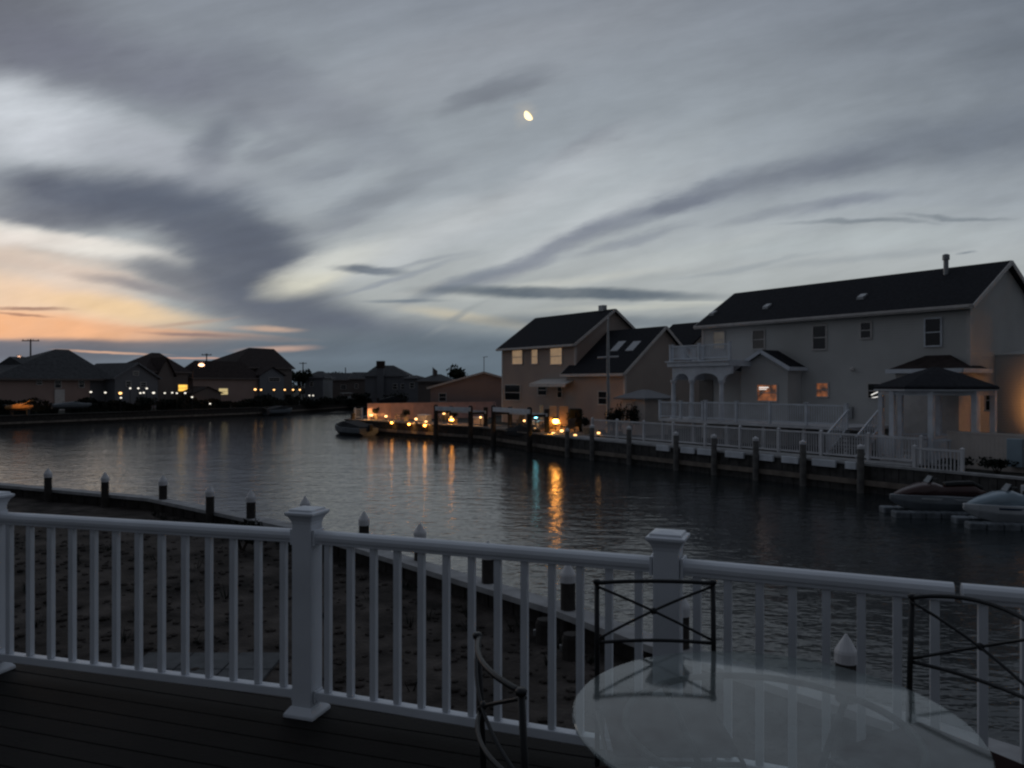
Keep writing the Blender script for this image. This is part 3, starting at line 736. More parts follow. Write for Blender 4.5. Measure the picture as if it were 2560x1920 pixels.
# ------------------------------------------------------------------ right bank: the big grey house
h1 = House('house', 'large grey two-storey house on the right with arched porch and long dark roof', O1, TH, V, N)
W1, ZW1, ZR1 = 7.06, 8.2, 10.32
h1.walls(-15.9,0,0,W1,1.0,ZW1,M_sid1,ZR1-.01)
r1 = h1.roof(-15.9,0,0,W1,ZW1,ZR1,M_roof,ov=.4,trim=M_fascia)
S1 = (ZR1-ZW1)/(W1/2)
def on_slope(h, px, py, zw, s, t=.16, y0=0.0):
    best = None
    for i in range(120):
        y = i*.05; x = h.lx(px, y0+y); e = abs(h.lz(py, x, y0+y)-(zw+t+s*y))
        if best is None or e < best[0]: best = (e, x, y0+y)
    return best[1], best[2], zw+t+s*(best[2]-y0)
for px, py, nm in ((767,307,'roof_vent'),(862,297.5,'roof_vent'),(713,314,'roof_vent')):
    x, y, z = on_slope(h1, px, py, ZW1, S1)
    B().poly([(x-.2,y-.2,z-.14),(x+.2,y-.2,z-.14),(x+.2,y+.25,z+.1),(x-.2,y+.25,z+.1),(x-.18,y-.2,z+.02),(x+.18,y-.2,z+.02),(x+.18,y+.2,z+.22),(x-.18,y+.2,z+.22)],
             [(3,2,1,0),(4,5,6,7),(0,1,5,4),(1,2,6,5),(2,3,7,6),(3,0,4,7)]).build(nm, M_steel, h1.root)
xf = h1.lx(946, 2.9); zt = h1.lz(254, xf, 2.9)
fl = B(); fl.lathe([(.12,9.6),(.12,zt-.25)], 14, (xf,2.9,0)); fl.lathe([(.17,zt-.3),(.17,zt-.05),(.08,zt)], 14, (xf,2.9,0)); fl.build('flue_pipe', M_steel, h1.root)
b = B(); b.bar((-16.2,-.46,ZW1-.14),(.2,-.46,ZW1-.14),.1,.1); b.bar((-.12,-.09,1.2),(-.12,-.09,ZW1-.2),.07,.07); b.build('gutter', M_fascia, h1.root)
for a, c, pm, fm in [((350,555),(412,650),E_blind2,None),((585,545),(652,652),M_blind,None),((948,518),(1022,655),M_glass,None),((1235,498),(1292,588),M_glass,None),((1622,475),(1712,634),M_glass,M_white),
                 ((968,862),(1035,940),E_room,None),((1278,865),(1348,948),M_glass,None),((1528,905),(1622,1018),M_glass,None),((1712,910),(1812,1020),M_glass,None),((1985,905),(2020,1022),M_glass,None)]:
    w = h1.pwin(z4(*a), z4(*c), pm, 0.0, frame=fm)
    if a[0] == 1278:
        x0 = h1.lx(z4(1296,0)[0]); x1 = h1.lx(z4(1350,0)[0]); zz = h1.lz(z4(0,926)[1], (x0+x1)/2)
        q = B(); q.bar((x0,-.035,zz-.05),(x1-.1,-.035,zz+.12),.02,.035); q.bar((x0,-.035,zz-.2),(x0+.4,-.035,zz-.13),.02,.03); q.build('ceiling_light', E_tube, w)
# front door under the porch
x0, x1 = h1.lx(z4(262,0)[0]), h1.lx(z4(345,0)[0])
d = B().box(x0,x1,-.05,-.002,2.4,4.75).build('door', M_blind, h1.root); B().ball((x1-.1,-.08,3.4), .05).build('handle', M_steel, d)
# gabled bump-out
bx0, bx1, by = -11.9, -8.8, -1.26
h1.walls(bx0,bx1,by,-.003,1.0,5.45,M_sid1,6.27,axis='y',name='bay_wall')
h1.roof(bx0,bx1,by,-.004,5.45,6.28,M_roof,axis='y',ov=.35,t=.13,trim=M_white,gable_ov=.3,name='bay_roof')
w = h1.pwin(z4(612,872), z4(728,966), E_room, by)
x0 = h1.lx(z4(622,0)[0], by); zz = h1.lz(z4(0,886)[1], x0, by)
q = B(); q.bar((x0,by-.035,zz),(x0+.62,by-.035,zz),.02,.035); q.bar((x0,by-.035,zz-.1),(x0+.5,by-.035,zz-.1),.02,.03); q.build('ceiling_light', E_tube, w)
# hip-roofed ground-floor bay behind the gazebo
h1.walls(-2.9,.02,-1.1,-.003,1.0,5.25,M_fascia,name='bay_wall')
h1.roof(-2.9,.02,-1.1,1.1,5.2,5.75,M_roof3,ov=.3,h0=.9,h1=.9,t=.12,trim=M_white,name='bay_roof')
# porch with arches and the balcony on top of it
px0, px1, pf = -15.75, -11.2, -3.0
B().box(px0-.15,px1,pf-.15,-.003,5.52,5.78).build('balcony_floor', M_white, h1.root, bevel=.02)
B().box(px0-.25,px1,pf-.25,-.003,5.781,5.86).build('balcony_edge', M_white, h1.root, bevel=.02)
cols = [-15.6,-14.15,-11.95]
for i, x in enumerate(cols):
    q = B(); q.lathe([(.2,2.4),(.2,2.55),(.15,2.62),(.14,3.6),(.125,4.5),(.16,4.58),(.2,4.66),(.2,4.74)], 16, (x,pf+.1,0)); q.build('porch_column', M_white, h1.root)
q = B()
for a, c in ((cols[0],cols[1]),(cols[1],cols[2]),(cols[2],-9.9)):
    m = (a+c)/2; hw = (c-a)/2; r = hw-.2
    if c > -10: c = -11.2
    pts = [(a,4.745),(a,5.515),(c,5.515)]
    arc = [(m+r*math.cos(math.pi*k/16), 4.745+.38*math.sin(math.pi*k/16)) for k in range(17)]
    arc = [p for p in arc if p[0] < c-.02]
    if c > -11.9: pts += [(c, arc[0][1])]
    else: pts += [(c,4.745)]
    q.extr(pts + arc, pf+.02, pf+.18, 'y')
q.build('porch_arches', M_white, h1.root)
q = B(); q.extr([(pf+.2,4.745),(-.01,4.745),(-.01,5.515),(pf+.2,5.515)], px0-.05, px0+.05, 'x'); q.build('porch_side_beam', M_white, h1.root)
def local_rail(h, a, c, z, ht, name, m=M_white, gap=.13, ends=True, pk=.035):
    a = Vector((a[0],a[1],z)); c = Vector((c[0],c[1],z)); L = (c-a).length; u = (c-a)/L; up = Vector((0,0,1))
    b = B(); b.bar(a+up*(ht-.04), c+up*(ht-.04), .08, .08); b.bar(a+up*.14, c+up*.14, .05, .07)
    n = int(L/gap)
    for j in range(1,n):
        r = a+u*(L*j/n); b.box(r.x-pk/2,r.x+pk/2,r.y-pk/2,r.y+pk/2,z+.176,z+ht-.081)
    o = b.build(name, m, h.root)
    k = max(1, round(L/2.2))
    for j in range(k+1):
        r = a+u*(L*j/k); w = .065; p = B(); p.box(r.x-w,r.x+w,r.y-w,r.y+w,z,z+ht+.05); p.box(r.x-w-.03,r.x+w+.03,r.y-w-.03,r.y+w+.03,z+ht+.051,z+ht+.09)
        p.build('rail_post', m, o)
    return o
local_rail(h1, (px0,pf), (-11.3,pf), 5.87, .92, 'balcony_railing')
local_rail(h1, (px0,-.1), (px0,pf+.15), 5.87, .92, 'balcony_railing')
# raised deck with railing, and stairs to the dock
B().box(-15.8,-3.6,-4.0,-.004,2.3,2.45).build('raised_deck', M_whitef, h1.root)
b = B()
for x in (-15.6,-13.2,-10.8,-8.4,-6.0,-3.8): b.box(x-.08,x+.08,-3.9,-3.74,1.1,2.3)
b.build('deck_post', M_whitef, h1.root)
local_rail(h1, (-12.2,-3.95), (-3.7,-3.95), 2.46, 1.05, 'deck_railing')
local_rail(h1, (-15.7,-3.95), (-12.4,-3.95), 2.46, 1.0, 'deck_railing')
q = B()
for i in range(7): q.box(-3.58,-2.2,-4.0-.0-.24*i-.24,-4.0-.24*i,2.3-.17*i,2.34-.17*i)
q.build('stair_treads', M_wood, h1.root)
q = B()
for x in (-3.62,-2.16):
    q.bar((x,-3.9,2.36),(x,-5.7,1.2),.06,.26); q.bar((x,-3.9,3.3),(x,-5.7,2.15),.07,.08)
    for i in range(9): yy = -3.9-.2*i-.1; zz = 2.36-.1289*(i+.5)*1.0; q.box(x-.02,x+.02,yy-.02,yy+.02,zz+.1,zz+.92)
q.build('stair_railing', M_white, h1.root)
# dim globe lamp on the wall
x = h1.lx(z4(1190,0)[0]); z = h1.lz(z4(0,778)[1], x)
B().ball((x,-.16,z), .14,.14,.11).build('wall_lamp', M_fascia, h1.root)
# low side wing lit by a lantern
h1.walls(.003,5.2,2.5,7.0,1.0,5.85,M_sid1,name='side_wing_wall')
h1.roof(.003,5.2,2.5,7.0,5.85,6.1,M_sid1,ov=.05,h0=.0,h1=2,t=.06,gable_ov=-.002,name='side_wing_roof')
def plight(name, parent, loc, power, col, r=.08):
    L = bpy.data.lights.new(name, 'POINT'); L.energy = power; L.color = col; L.shadow_soft_size = r
    o = bpy.data.objects.new(name, L); COL.objects.link(o); o.location = loc
    if parent: o.parent = parent
    return o
lan = thing('floodlight', 'hooded orange floodlight on a short post aimed at the side wing wall', 'floodlight', loc1(3.1,.7,LANDZ), TH)
B().tube([(0,0,-.1),(0,0,1.75)], .04, 8).build('post', M_iron, lan)
B().extr([(-.16,1.72),(.12,1.72),(.16,2.02),(-.16,1.98)], -.18, .18, 'x').build('hood', M_iron, lan)
B().box(-.13,.13,.125,.14,1.76,1.94).build('lens', E_warm, lan)
L = bpy.data.lights.new('flood_beam', 'SPOT'); L.energy = 460; L.color = (1,.40,.10); L.spot_size = R(122); L.spot_blend = .7; L.shadow_soft_size = .12
o = bpy.data.objects.new('flood_beam', L); COL.objects.link(o); o.parent = lan; o.location = (0,.2,1.85); o.rotation_euler = (R(100),0,0)

def spot(name, parent, loc, tilt, power, col, size, blend=.4, r=.06):
    L = bpy.data.lights.new(name, 'SPOT'); L.energy = power; L.color = col; L.spot_size = R(size); L.spot_blend = blend; L.shadow_soft_size = r
    q = bpy.data.objects.new(name, L); COL.objects.link(q); q.parent = parent; q.location = loc; q.rotation_euler = (R(tilt),0,0)
    return q
# dock, fence, pilings and bumper boards in front of it
bulkhead_wall('bulkhead', 'dark timber bulkhead with lower beam carrying the dock of the large grey house', [loc1(16,BH1), c_bend], 'canal bulkheads', side=-1, capw=.3, capm=M_cap, plankm=M_greyd)
dkr = thing('dock', 'narrow plank dock between white picket fence and pilings of the grey house', 'dock', O1, TH)
b = B()
for i in range(5): b.box(-20.3,.9,BH1+.2+i*.2,BH1+.2+i*.2+.19,1.18,1.24)
b.build('dock_planks', M_cap, dkr)
fp = [loc1(-19.6,-5.9,0), loc1(.8,-5.9,0), loc1(.8,-3.6,0)]
picket_fence('picket_fence', 'long white picket fence along the dock of the large grey house', fp, 1.2, 1.12, None, gap=.12)
picket_fence('picket_fence', 'short low white picket rail at the bulkhead edge beside the gazebo', [loc1(1.1,-7.0,0), loc1(2.9,-7.0,0)], .95, 1.05, None, gap=.13)
hp = [(676,431.3,'tall timber piling at the dock below the arched porch'),(714,433.8,'tall timber piling at the dock below the gabled bay'),(755.8,436.3,'tall timber piling at the dock below the upper deck railing'),
      (803,439.6,'tall timber piling at the dock in front of the upper deck stairs'),(860.6,443.8,'tall timber piling nearest the gazebo corner of the dock'),
      (629,425.7,'tall timber piling at the left stretch of the long white picket fence'),(592,424.2,'tall timber piling at the far left end of the long white picket fence'),(567.3,428,'short timber piling beside the lit patio at the bend of the bulkhead')]
for px, py, lb in hp:
    x = h1.lx(px, BH1-.32); p = loc1(x, BH1-.32); zt = HZ-(py-CY)*p.y/F
    piling('piling', lb, p, zt, .14, 'timber pilings at the dock of the grey house', capm=M_whitef, caph=.16, sm=M_greyw)
bumps = [(-.0,90,'x'),(145,240,''),(245,345,''),(410,540,''),(620,715,''),(750,870,''),(930,1095,''),(1135,1215,'')]
ords = ['at the left end','just right of the second tall piling','left of the gabled bay piling','right of the piling below the gabled bay','right of the piling below the upper deck','left of the piling before the stairs','right of the piling before the stairs','touching the piling nearest the gazebo']
for (a, c, _), od in zip(bumps, ords):
    xa, xc = h1.lx(z4(a,0)[0], BH1-.22), h1.lx(z4(c,0)[0], BH1-.22)
    dx = (xc-xa)*.07; xa += dx; xc -= dx
    o = B().box(xa,xc,BH1-.30,BH1-.17,.93,1.24).build('bumper_board', M_white, None, bevel=.02)
    o.location = O1; o.rotation_euler = (0,0,TH)
    tag(o, f'white bumper board on the grey house dock {od}', 'bumper', 'white bumper boards along the dock')
# gazebo
gx, gy, gr = .15, -3.45, 2.25
gz = thing('gazebo', 'white gazebo with low dark hipped roof beside the large grey house', 'gazebo', loc1(gx,gy,1.15), TH)
q = B(); q.lathe([(gr,0),(gr,.12)], 8); q.build('floor', M_whitef, gz)
for k in range(8):
    a = math.pi*(2*k+1)/8; x, y = (gr-.12)*math.cos(a), (gr-.12)*math.sin(a)
    B().box(x-.1,x+.1,y-.1,y+.1,.12,3.12).build('post', M_white, gz)
q = B()
for k in range(8):
    a, c = math.pi*(2*k+1)/8, math.pi*(2*k+3)/8
    p1 = Vector(((gr-.12)*math.cos(a),(gr-.12)*math.sin(a),0)); p2 = Vector(((gr-.12)*math.cos(c),(gr-.12)*math.sin(c),0)); up = Vector((0,0,1))
    q.bar(p1+up*3.0, p2+up*3.0, .12, .24)
q.build('ring_beam', M_white, gz)
q = B()
for k in range(8):
    if k == 3: continue
    a, c = math.pi*(2*k+1)/8, math.pi*(2*k+3)/8
    p1 = Vector(((gr-.12)*math.cos(a),(gr-.12)*math.sin(a),0)); p2 = Vector(((gr-.12)*math.cos(c),(gr-.12)*math.sin(c),0)); up = Vector((0,0,1))
    q.bar(p1+up*1.05, p2+up*1.05, .08, .08); q.bar(p1+up*.3, p2+up*.3, .06, .07)
    for j in range(1,14):
        r = p1.lerp(p2, j/14); q.box(r.x-.018,r.x+.018,r.y-.018,r.y+.018,.335,1.01)
q.build('railing', M_white, gz)
q = B(); q.lathe([(gr+.28,3.14),(gr+.3,3.2),(gr+.22,3.27),(1.1,3.78),(.12,4.08),(.0,4.2)][:-1], 8); q.build('roof', M_roof, gz)
q = B(); q.lathe([(gr+.24,3.06),(gr+.26,3.135),(gr+.1,3.136)], 8); q.build('fascia', M_white, gz)
# beige fence with blue panel on the right
p0, p1 = loc1(1.35,-4.9), loc1(6.5,-4.9)
fz = thing('privacy_fence', 'solid beige privacy fence right of the gazebo', 'fence', p0, TH)
b = B()
for i in range(34): b.box(i*.15,i*.15+.144,-.02,.02,.98+.0,2.5)
b.build('fence_boards', M_bfence, fz)
B().box(-.05,5.15,-.04,.04,2.5,2.58).build('top_cap', M_bfence, fz)
o = B().box(h1.lx(1007,-5.2),h1.lx(1022.5,-5.2),-5.25,-4.99,1.35,2.42).build('storage_cabinet', M_blue, None, bevel=.02); o.location = O1; o.rotation_euler = (0,0,TH)
tag(o, 'pale blue cabinet standing against the beige privacy fence', 'cabinet')
for i, (x, y, s, lb) in enumerate([(2.2,-6.0,.5,'low dark bush at the left foot of the beige fence'),(3.7,-6.0,.62,'low dark bush in front of the beige fence centre'),(5.0,-6.1,.5,'low dark bush below the pale blue cabinet')]):
    bush('bush', lb, loc1(x,y,LANDZ), .75,.55,s, 50+i, group='bushes before the beige fence', n=300, size=.09)
tree('tree', 'leafy green tree behind the right gable of the large grey house', loc1(1.5,15,LANDZ), 10.6, 2.4, 77)

# ------------------------------------------------------------------ watercraft at the right
def jetski(label, p, ang, body, hull, trim):
    r = thing('jet_ski', label, 'jet ski', p, ang, 'jet skis floating by the right bulkhead')
    secs = []
    for x, w, zb, zt in [(-1.6,.5,.02,.42),(-.9,.56,-.06,.46),(0,.56,-.08,.5),(.8,.5,-.04,.52),(1.3,.32,.08,.52),(1.65,.06,.3,.5)]:
        secs.append([(x,-w*.55,zb),(x,-w,zb+(zt-zb)*.55),(x,-w*.96,zt),(x,w*.96,zt),(x,w,zb+(zt-zb)*.55),(x,w*.55,zb)])
    B().loft(secs).build('hull', hull, r, smooth=False, bevel=.03)
    s2 = []
    for x, w, zt in [(-1.5,.22,.62),(-1.1,.24,.86),(-.5,.22,.84),(-.1,.2,.8),(.25,.3,.94),(.7,.36,.88),(1.2,.26,.7),(1.5,.08,.54)]:
        s2.append([(x,-w*1.25,.44),(x,-w,zt*.8+.08),(x,-w*.5,zt),(x,w*.5,zt),(x,w,zt*.8+.08),(x,w*1.25,.44)])
    B().loft(s2).build('body', body, r, smooth=True)
    s3 = [[(x,-w,z),(x,-w*.8,z+.12),(x,w*.8,z+.12),(x,w,z)] for x, w, z in [(-1.4,.17,.68),(-1.05,.2,.86),(-.5,.19,.84),(-.15,.15,.8)]]
    B().loft(s3).build('seat', M_iron, r, bevel=.03)
    h = B(); h.tube([(.2,-.36,1.06),(.3,-.14,1.04),(.3,.14,1.04),(.2,.36,1.06)], .025); h.bar((.3,0,.9),(.3,0,1.06),.16,.1,(1,0,0)); h.build('handlebar', M_iron, r)
    B().poly([(.42,-.2,.93),(.42,.2,.93),(.28,.16,1.14),(.28,-.16,1.14),(.45,-.2,.93),(.45,.2,.93),(.31,.16,1.14),(.31,-.16,1.14)], [(0,1,2,3),(7,6,5,4),(0,4,5,1),(3,2,6,7),(0,3,7,4),(1,5,6,2)]).build('windscreen', M_greyp, r)
    t = B(); 
    for s in (-1,1): t.bar((-1.5,s*.565,.36),(.8,s*.51,.42),.02,.06)
    t.build('side_stripe', trim, r)
    return r
def float_pad(label, p, ang):
    r = thing('floating_dock', label, 'floating dock', p, ang, 'floating drive-on docks')
    b = B()
    for i in range(7):
        for j in range(3):
            if j == 1 and i > 4: continue
            x, y = -1.75+i*.5, -.75+j*.5; b.box(x+.012,x+.488,y+.012,y+.488,-.12,.2 if j != 1 else .12)
    b.build('float_blocks', M_float, r, bevel=.05)
    return r
pA, pB = Vector((14.7,26.6,.0)), Vector((16.0,24.4,.0))
float_pad('pale floating dock under the dark red jet ski', (pA.x,pA.y,0), R(176)); float_pad('pale floating dock under the pale blue jet ski', (pB.x,pB.y,0), R(172))
jetski('dark red and grey jet ski on a floating dock by the right bulkhead', (pA.x,pA.y,.2), R(176), M_red, M_greyp, M_hull)
jetski('pale blue jet ski with navy stripe on the nearer floating dock', (pB.x,pB.y,.2), R(172), M_blue, M_hull, M_navy)

def boat(name, label, p, ang, L, Wd, H, hull, cover, kind='cover', group=None, deckm=None):
    r = thing(name, label, 'boat', p, ang, group)
    secs = []
    for f, w, zb, zt in [(-.5,.46,-.1,.8),(-.25,.5,-.16,.82),(0,.5,-.16,.86),(.22,.43,-.1,.93),(.38,.26,.1,1.02),(.5,.03,.6,1.1)]:
        x = f*L; w *= Wd
        secs.append([(x,-w*.5,zb*H),(x,-w,(zb+.45*(zt-zb))*H),(x,-w,zt*H),(x,w,zt*H),(x,w,(zb+.45*(zt-zb))*H),(x,w*.5,zb*H)])
    B().loft(secs).build('hull', hull, r, smooth=False, bevel=.03)
    if kind == 'cover':
        s2 = [[(f*L,-w*Wd,z0*H),(f*L,-w*Wd*.8,z1_*H),(f*L,w*Wd*.8,z1_*H),(f*L,w*Wd,z0*H)] for f,w,z0,z1_ in [(-.48,.45,.81,.95),(-.2,.48,.83,1.25),(.05,.48,.87,1.5),(.15,.44,.92,1.4),(.36,.24,1.02,1.12),(.46,.08,1.08,1.1)]]
        B().loft(s2).build('cover', cover, r, bevel=.04)
    else:
        q = B(); q.box(-.1*L,.12*L,-.2*Wd,.2*Wd,.86*H,1.5*H); q.build('console', hull, r, bevel=.03)
        q = B()
        for sx in (-.12,.1):
            for sy in (-.3,.3): q.tube([(sx*L,sy*Wd,.86*H),(sx*L,sy*Wd*.9,2.2*H)], .03, 6)
        q.build('top_frame', M_steel, r)
        B().box(-.2*L,.18*L,-.36*Wd,.36*Wd,2.2*H,2.28*H).build('hard_top', cover, r, bevel=.03)
    e = B(); e.box(-.5*L-.35,-.5*L-.02,-.18,.18,.5*H,1.25*H); e.build('outboard', M_iron, r, bevel=.05)
    return r
boat('boat', 'boat under a tan tarpaulin cut off by the right picture edge', (19.3,26.2,.1), R(200), 5.6, 2.1, 1.0, M_hull, M_tarp)

# ------------------------------------------------------------------ right bank: tan house with wing
h2 = House('house', 'tan two-storey house with three lit upper windows and a lower skylit wing', (4.96,60.49), TH, V, N)
h2.walls(-10.2,0,0,7.9,1.0,7.716,M_sid2,10.43); h2.roof(-10.2,0,0,7.9,7.716,10.44,M_roof,trim=M_fascia)
wx, wy = 6.11, -.49
h2.walls(-.5,wx,wy,7.31,1.0,5.42,M_sid2,8.62,name='wing_wall'); wr = h2.roof(-.5,wx,wy,7.31,5.42,8.64,M_roof,trim=M_fascia,name='wing_roof')
h2.walls(1.2,5.2,7.4,12.5,1.0,7.6,M_sid2,9.4,name='rear_wall'); h2.roof(1.2,5.2,7.4,12.5,7.6,9.4,M_roof,name='rear_roof')
for a, c, pm, yf in [((628,540),(713,657),E_blind,0),((795,534),(845,654),E_blind,0),((957,521),(1055,658),E_blind,0),((563,840),(694,966),M_glass,0),((850,842),(923,924),M_glass,0),((1019,846),(1055,944),M_glass,0),((1372,897),(1455,1003),M_glass,wy)]:
    h2.pwin(z3(*a), z3(*c), pm, yf)
sw = (8.64-5.42)/3.9
for q0, q1 in (((1515,548),(1562,468)),((1638,545),(1700,464))):
    xa, ya, za = on_slope(h2, *z3(*q0), 5.42, sw, y0=wy); xb, yb, zb = on_slope(h2, *z3(*q1), 5.42, sw, y0=wy)
    xm = (xa+xb)/2
    B().poly([(xm-.42,ya,za+.06),(xm+.42,ya,za+.06),(xm+.42,yb,zb+.06),(xm-.42,yb,zb+.06),(xm-.42,ya,za-.1),(xm+.42,ya,za-.1),(xm+.42,yb,zb-.1),(xm-.42,yb,zb-.1)], [(0,1,2,3),(7,6,5,4),(0,4,5,1),(1,5,6,2),(2,6,7,3),(3,7,4,0)]).build('skylight', M_skyl, wr)
xa, xb = h2.lx(z3(782,0)[0], -1.2), h2.lx(z3(1092,0)[0], -1.2); zA = h2.lz(z3(0,815)[1], (xa+xb)/2, -.6)
B().extr([(-.004,zA+.28),(-.004,zA+.22),(-1.3,zA-.16),(-1.3,zA-.36),(-1.33,zA-.36),(-1.33,zA-.1)], xa, xb, 'x').build('awning', M_awning, h2.root)
xv = h2.lx(z3(1405,0)[0], 3.9); B().box(xv-.3,xv+.3,3.7,4.1,10.5,10.98).build('ridge_vent', M_steel, h2.root)
b = B(); b.bar((-10.5,-.46,7.5),(.2,-.46,7.5),.1,.1); b.bar((-10.0,-.07,1.2),(-10.0,-.07,7.5),.07,.07); b.build('gutter', M_fascia, h2.root)

for h, xs, ys, zt in ((h1,(-15.9,0),0,ZW1-.25),(h2,(-10.2,0),0,7.4),(h2,(wx,),wy,5.1)):
    for x in xs:
        b = B(); sg = 1 if x == xs[-1] else -1
        b.box(x-.14 if sg > 0 else x-.03, x+.03 if sg > 0 else x+.14, ys-.028, ys-.003, 1.1, zt); b.box(x+.003 if sg > 0 else x-.03, x+.03 if sg > 0 else x-.003, ys-.002, ys+.14, 1.1, zt)
        b.build('corner_board', M_fascia, h.root)
xm_ = h1.lx(850); B().box(xm_-.2,xm_+.2,-.16,-.003,2.7,3.3).build('meter_box', M_steel, h1.root)
B().bar((xm_,-.06,3.3),(xm_,-.06,5.2),.05,.05).build('conduit', M_steel, h1.root)
# the nautical flagpole in front of the wing
p = P(608,420,53); fp_ = thing('flagpole', 'tall white flagpole with a yardarm in front of the skylit wing', 'flagpole', (p.x,p.y,LANDZ))
zt = HZ+(384-319.5)*53/F-LANDZ; zy = HZ+(384-357.3)*53/F-LANDZ
B().tube([(0,0,-.2),(0,0,zy+.1),(0,0,zt)], [.13,.11,.06], 10).build('pole', M_steel, fp_)
B().tube([(-.72,0,zy-.03),(.72,0,zy+.05)], .06, 8).build('yardarm', M_whitef, fp_)
B().ball((0,0,zt+.06), .08).build('finial', M_whitef, fp_)

# patio of the tan house
def patio_panel(px0, px1, py0, d, label):
    a, b_ = P(px0,py0,d), P(px1,py0,d)
    o = B().box(a.x,b_.x,d-.15,d+.15,LANDZ-.1,a.z).build('patio_pillar', M_patio, None, bevel=.02)
    return tag(o, label, 'pillar', 'tan masonry pillars of the patio')
patio_panel(539.5,543.2,405,57.2,'slim tan patio pillar left of the bright lantern')
patio_panel(549,556.5,406,57.2,'tan patio pillar directly behind the bright lantern')
patio_panel(559,568,406,57.4,'broad lit tan patio pillar beside the box-shaped bush')
a = P(548,424,54.5); st = thing('patio_steps', 'tan stone steps below the bright patio lantern', 'steps', (a.x,a.y,LANDZ))
for i in range(3): B().box(-.6,2.2,.35*i,.35*i+.4,0,.16+.16*i).build('step', M_patio, st, bevel=.01)
p = P(575.5,420,55.5)
root = thing('box_bush', 'dark box-shaped bush beside the lit tan pillar', 'bush', (p.x,p.y,LANDZ))
leaf_cloud(0,0,.9,.62,.6,.85,900,.09,91,lumps=16,ground=0).build('foliage', M_leafd, root)
core = B(); core.box(-.45,.45,-.4,.4,0,1.62); core.build('inner_foliage', M_leafd, root, bevel=.1)
for i, (px, py, lb) in enumerate([(614,404,'leftmost dark shrub behind the white fence below the skylit wing'),(622,402,'second dark shrub from the left before the skylit wing'),(631,402,'dark shrub midway along the row before the skylit wing'),(641,399.5,'tallest dark shrub at the right end before the skylit wing')]):
    p = P(px, py, 51); bush('bush', lb, (p.x,p.y,LANDZ), .55,.5,p.z-LANDZ, 60+i, group='shrubs before the skylit wing', n=450, size=.09)
# small pavilion roof between the two houses
p = P(645,398,52); sh = thing('garden_shed', 'small pale shed with low hipped roof between the two right-bank houses', 'shed', (p.x,p.y,LANDZ), TH)
B().box(-1.1,1.1,-1.1,1.1,0,2.35).build('wall', M_bfence, sh)
B().loft([[(-1.5,-1.5,2.36),(1.5,-1.5,2.36),(1.5,1.5,2.36),(-1.5,1.5,2.36)],[(-1.5,-1.5,2.46),(1.5,-1.5,2.46),(1.5,1.5,2.46),(-1.5,1.5,2.46)],[(-.2,-.2,3.0),(.2,-.2,3.0),(.2,.2,3.0),(-.2,.2,3.0)]]).build('roof', M_sidB, sh)

# bulkhead, boat lifts and fence of the tan house
bulkhead_wall('bulkhead', 'dark timber bulkhead of the lamplit tan house running to the point', [c_bend]+right_edge[2:4]+[right_edge[4]], 'canal bulkheads', side=-1, capw=.35, capm=M_wale)
def lift(label, pa, pb, ztop, back):
    r = thing('boat_lift', label, 'boat lift', (0,0,0), 0, 'boat lifts by the tan house')
    for p in (pa, pb):
        B().lathe([(.2,-1),(.19,1),(.17,ztop-.02),(.12,ztop+.1)], 10, (p[0],p[1],0)).build('piling', M_wood, r)
        q = (p[0]+back[0], p[1]+back[1]); B().lathe([(.18,-1),(.17,ztop-.05)], 10, (q[0],q[1],0)).build('piling', M_wood, r)
        B().bar((p[0],p[1],ztop-.5),(q[0],q[1],ztop-.5),.12,.16).build('side_beam', M_wood, r)
    B().bar((pa[0],pa[1]-.24,ztop-.18),(pb[0],pb[1]-.24,ztop-.18),.12,.3).build('cross_beam', M_white, r)
    B().bar((pa[0]+back[0],pa[1]+back[1]-.22,ztop-.45),(pb[0]+back[0],pb[1]+back[1]-.22,ztop-.45),.12,.22).build('cross_beam', M_whitef, r)
    return r
lift('left boat lift with white cross beam on dark pilings standing in the water', P(436,400,61.5)[:2], P(470.5,400,58.8)[:2], 2.75, (1.1,1.5))
lift('right boat lift with white cross beam nearest the bright lantern', P(493.5,400,56.3)[:2], P(529.5,400,51.5)[:2], 2.85, (1.2,1.0))
boat('boat', 'dark covered boat hanging in the right boat lift', (.95,54.3,.7), math.atan2(-4.8,2.5), 3.9, 1.5, .62, M_hulld, M_hulld)
boat('boat', 'dark covered inflatable boat moored at the tip of the point', (-14.3,69.2,.0), math.atan2(1,-1), 5.2, 2.1, .8, M_tube, M_hulld)
piling('piling', 'dark piling at the tip of the point beside the moored boat', P(353,412,72.3), 1.9, .2, None, capm=M_wood)
picket_fence('dock_rail', 'small white rail at the tip of the point', [P(355,400,74)[:2], P(362,400,73.6)[:2]], 1.2, .95, None, 'railing', gap=.16)
fA, fB = Vector((-13.4,71.9,0)), Vector((-1.75,79,0))
fr = thing('board_fence', 'long pinkish board fence behind the deck lamps of the tan house', 'fence', fA, math.atan2(fB.y-fA.y, fB.x-fA.x))
L_ = (fB-fA).length
b = B()
for i in range(int(L_/.18)): b.box(i*.18,i*.18+.172,-.02,.02,1.1,2.62)
b.build('fence_boards', M_pfence, fr); B().box(-.05,L_,-.06,.06,2.62,2.7).build('top_cap', M_pfence, fr)
b = B()
for i in range(7): b.box(i*L_/6-.07,i*L_/6+.07,-.1,-.03,1.1,2.61)
b.build('fence_posts', M_pfence, fr)

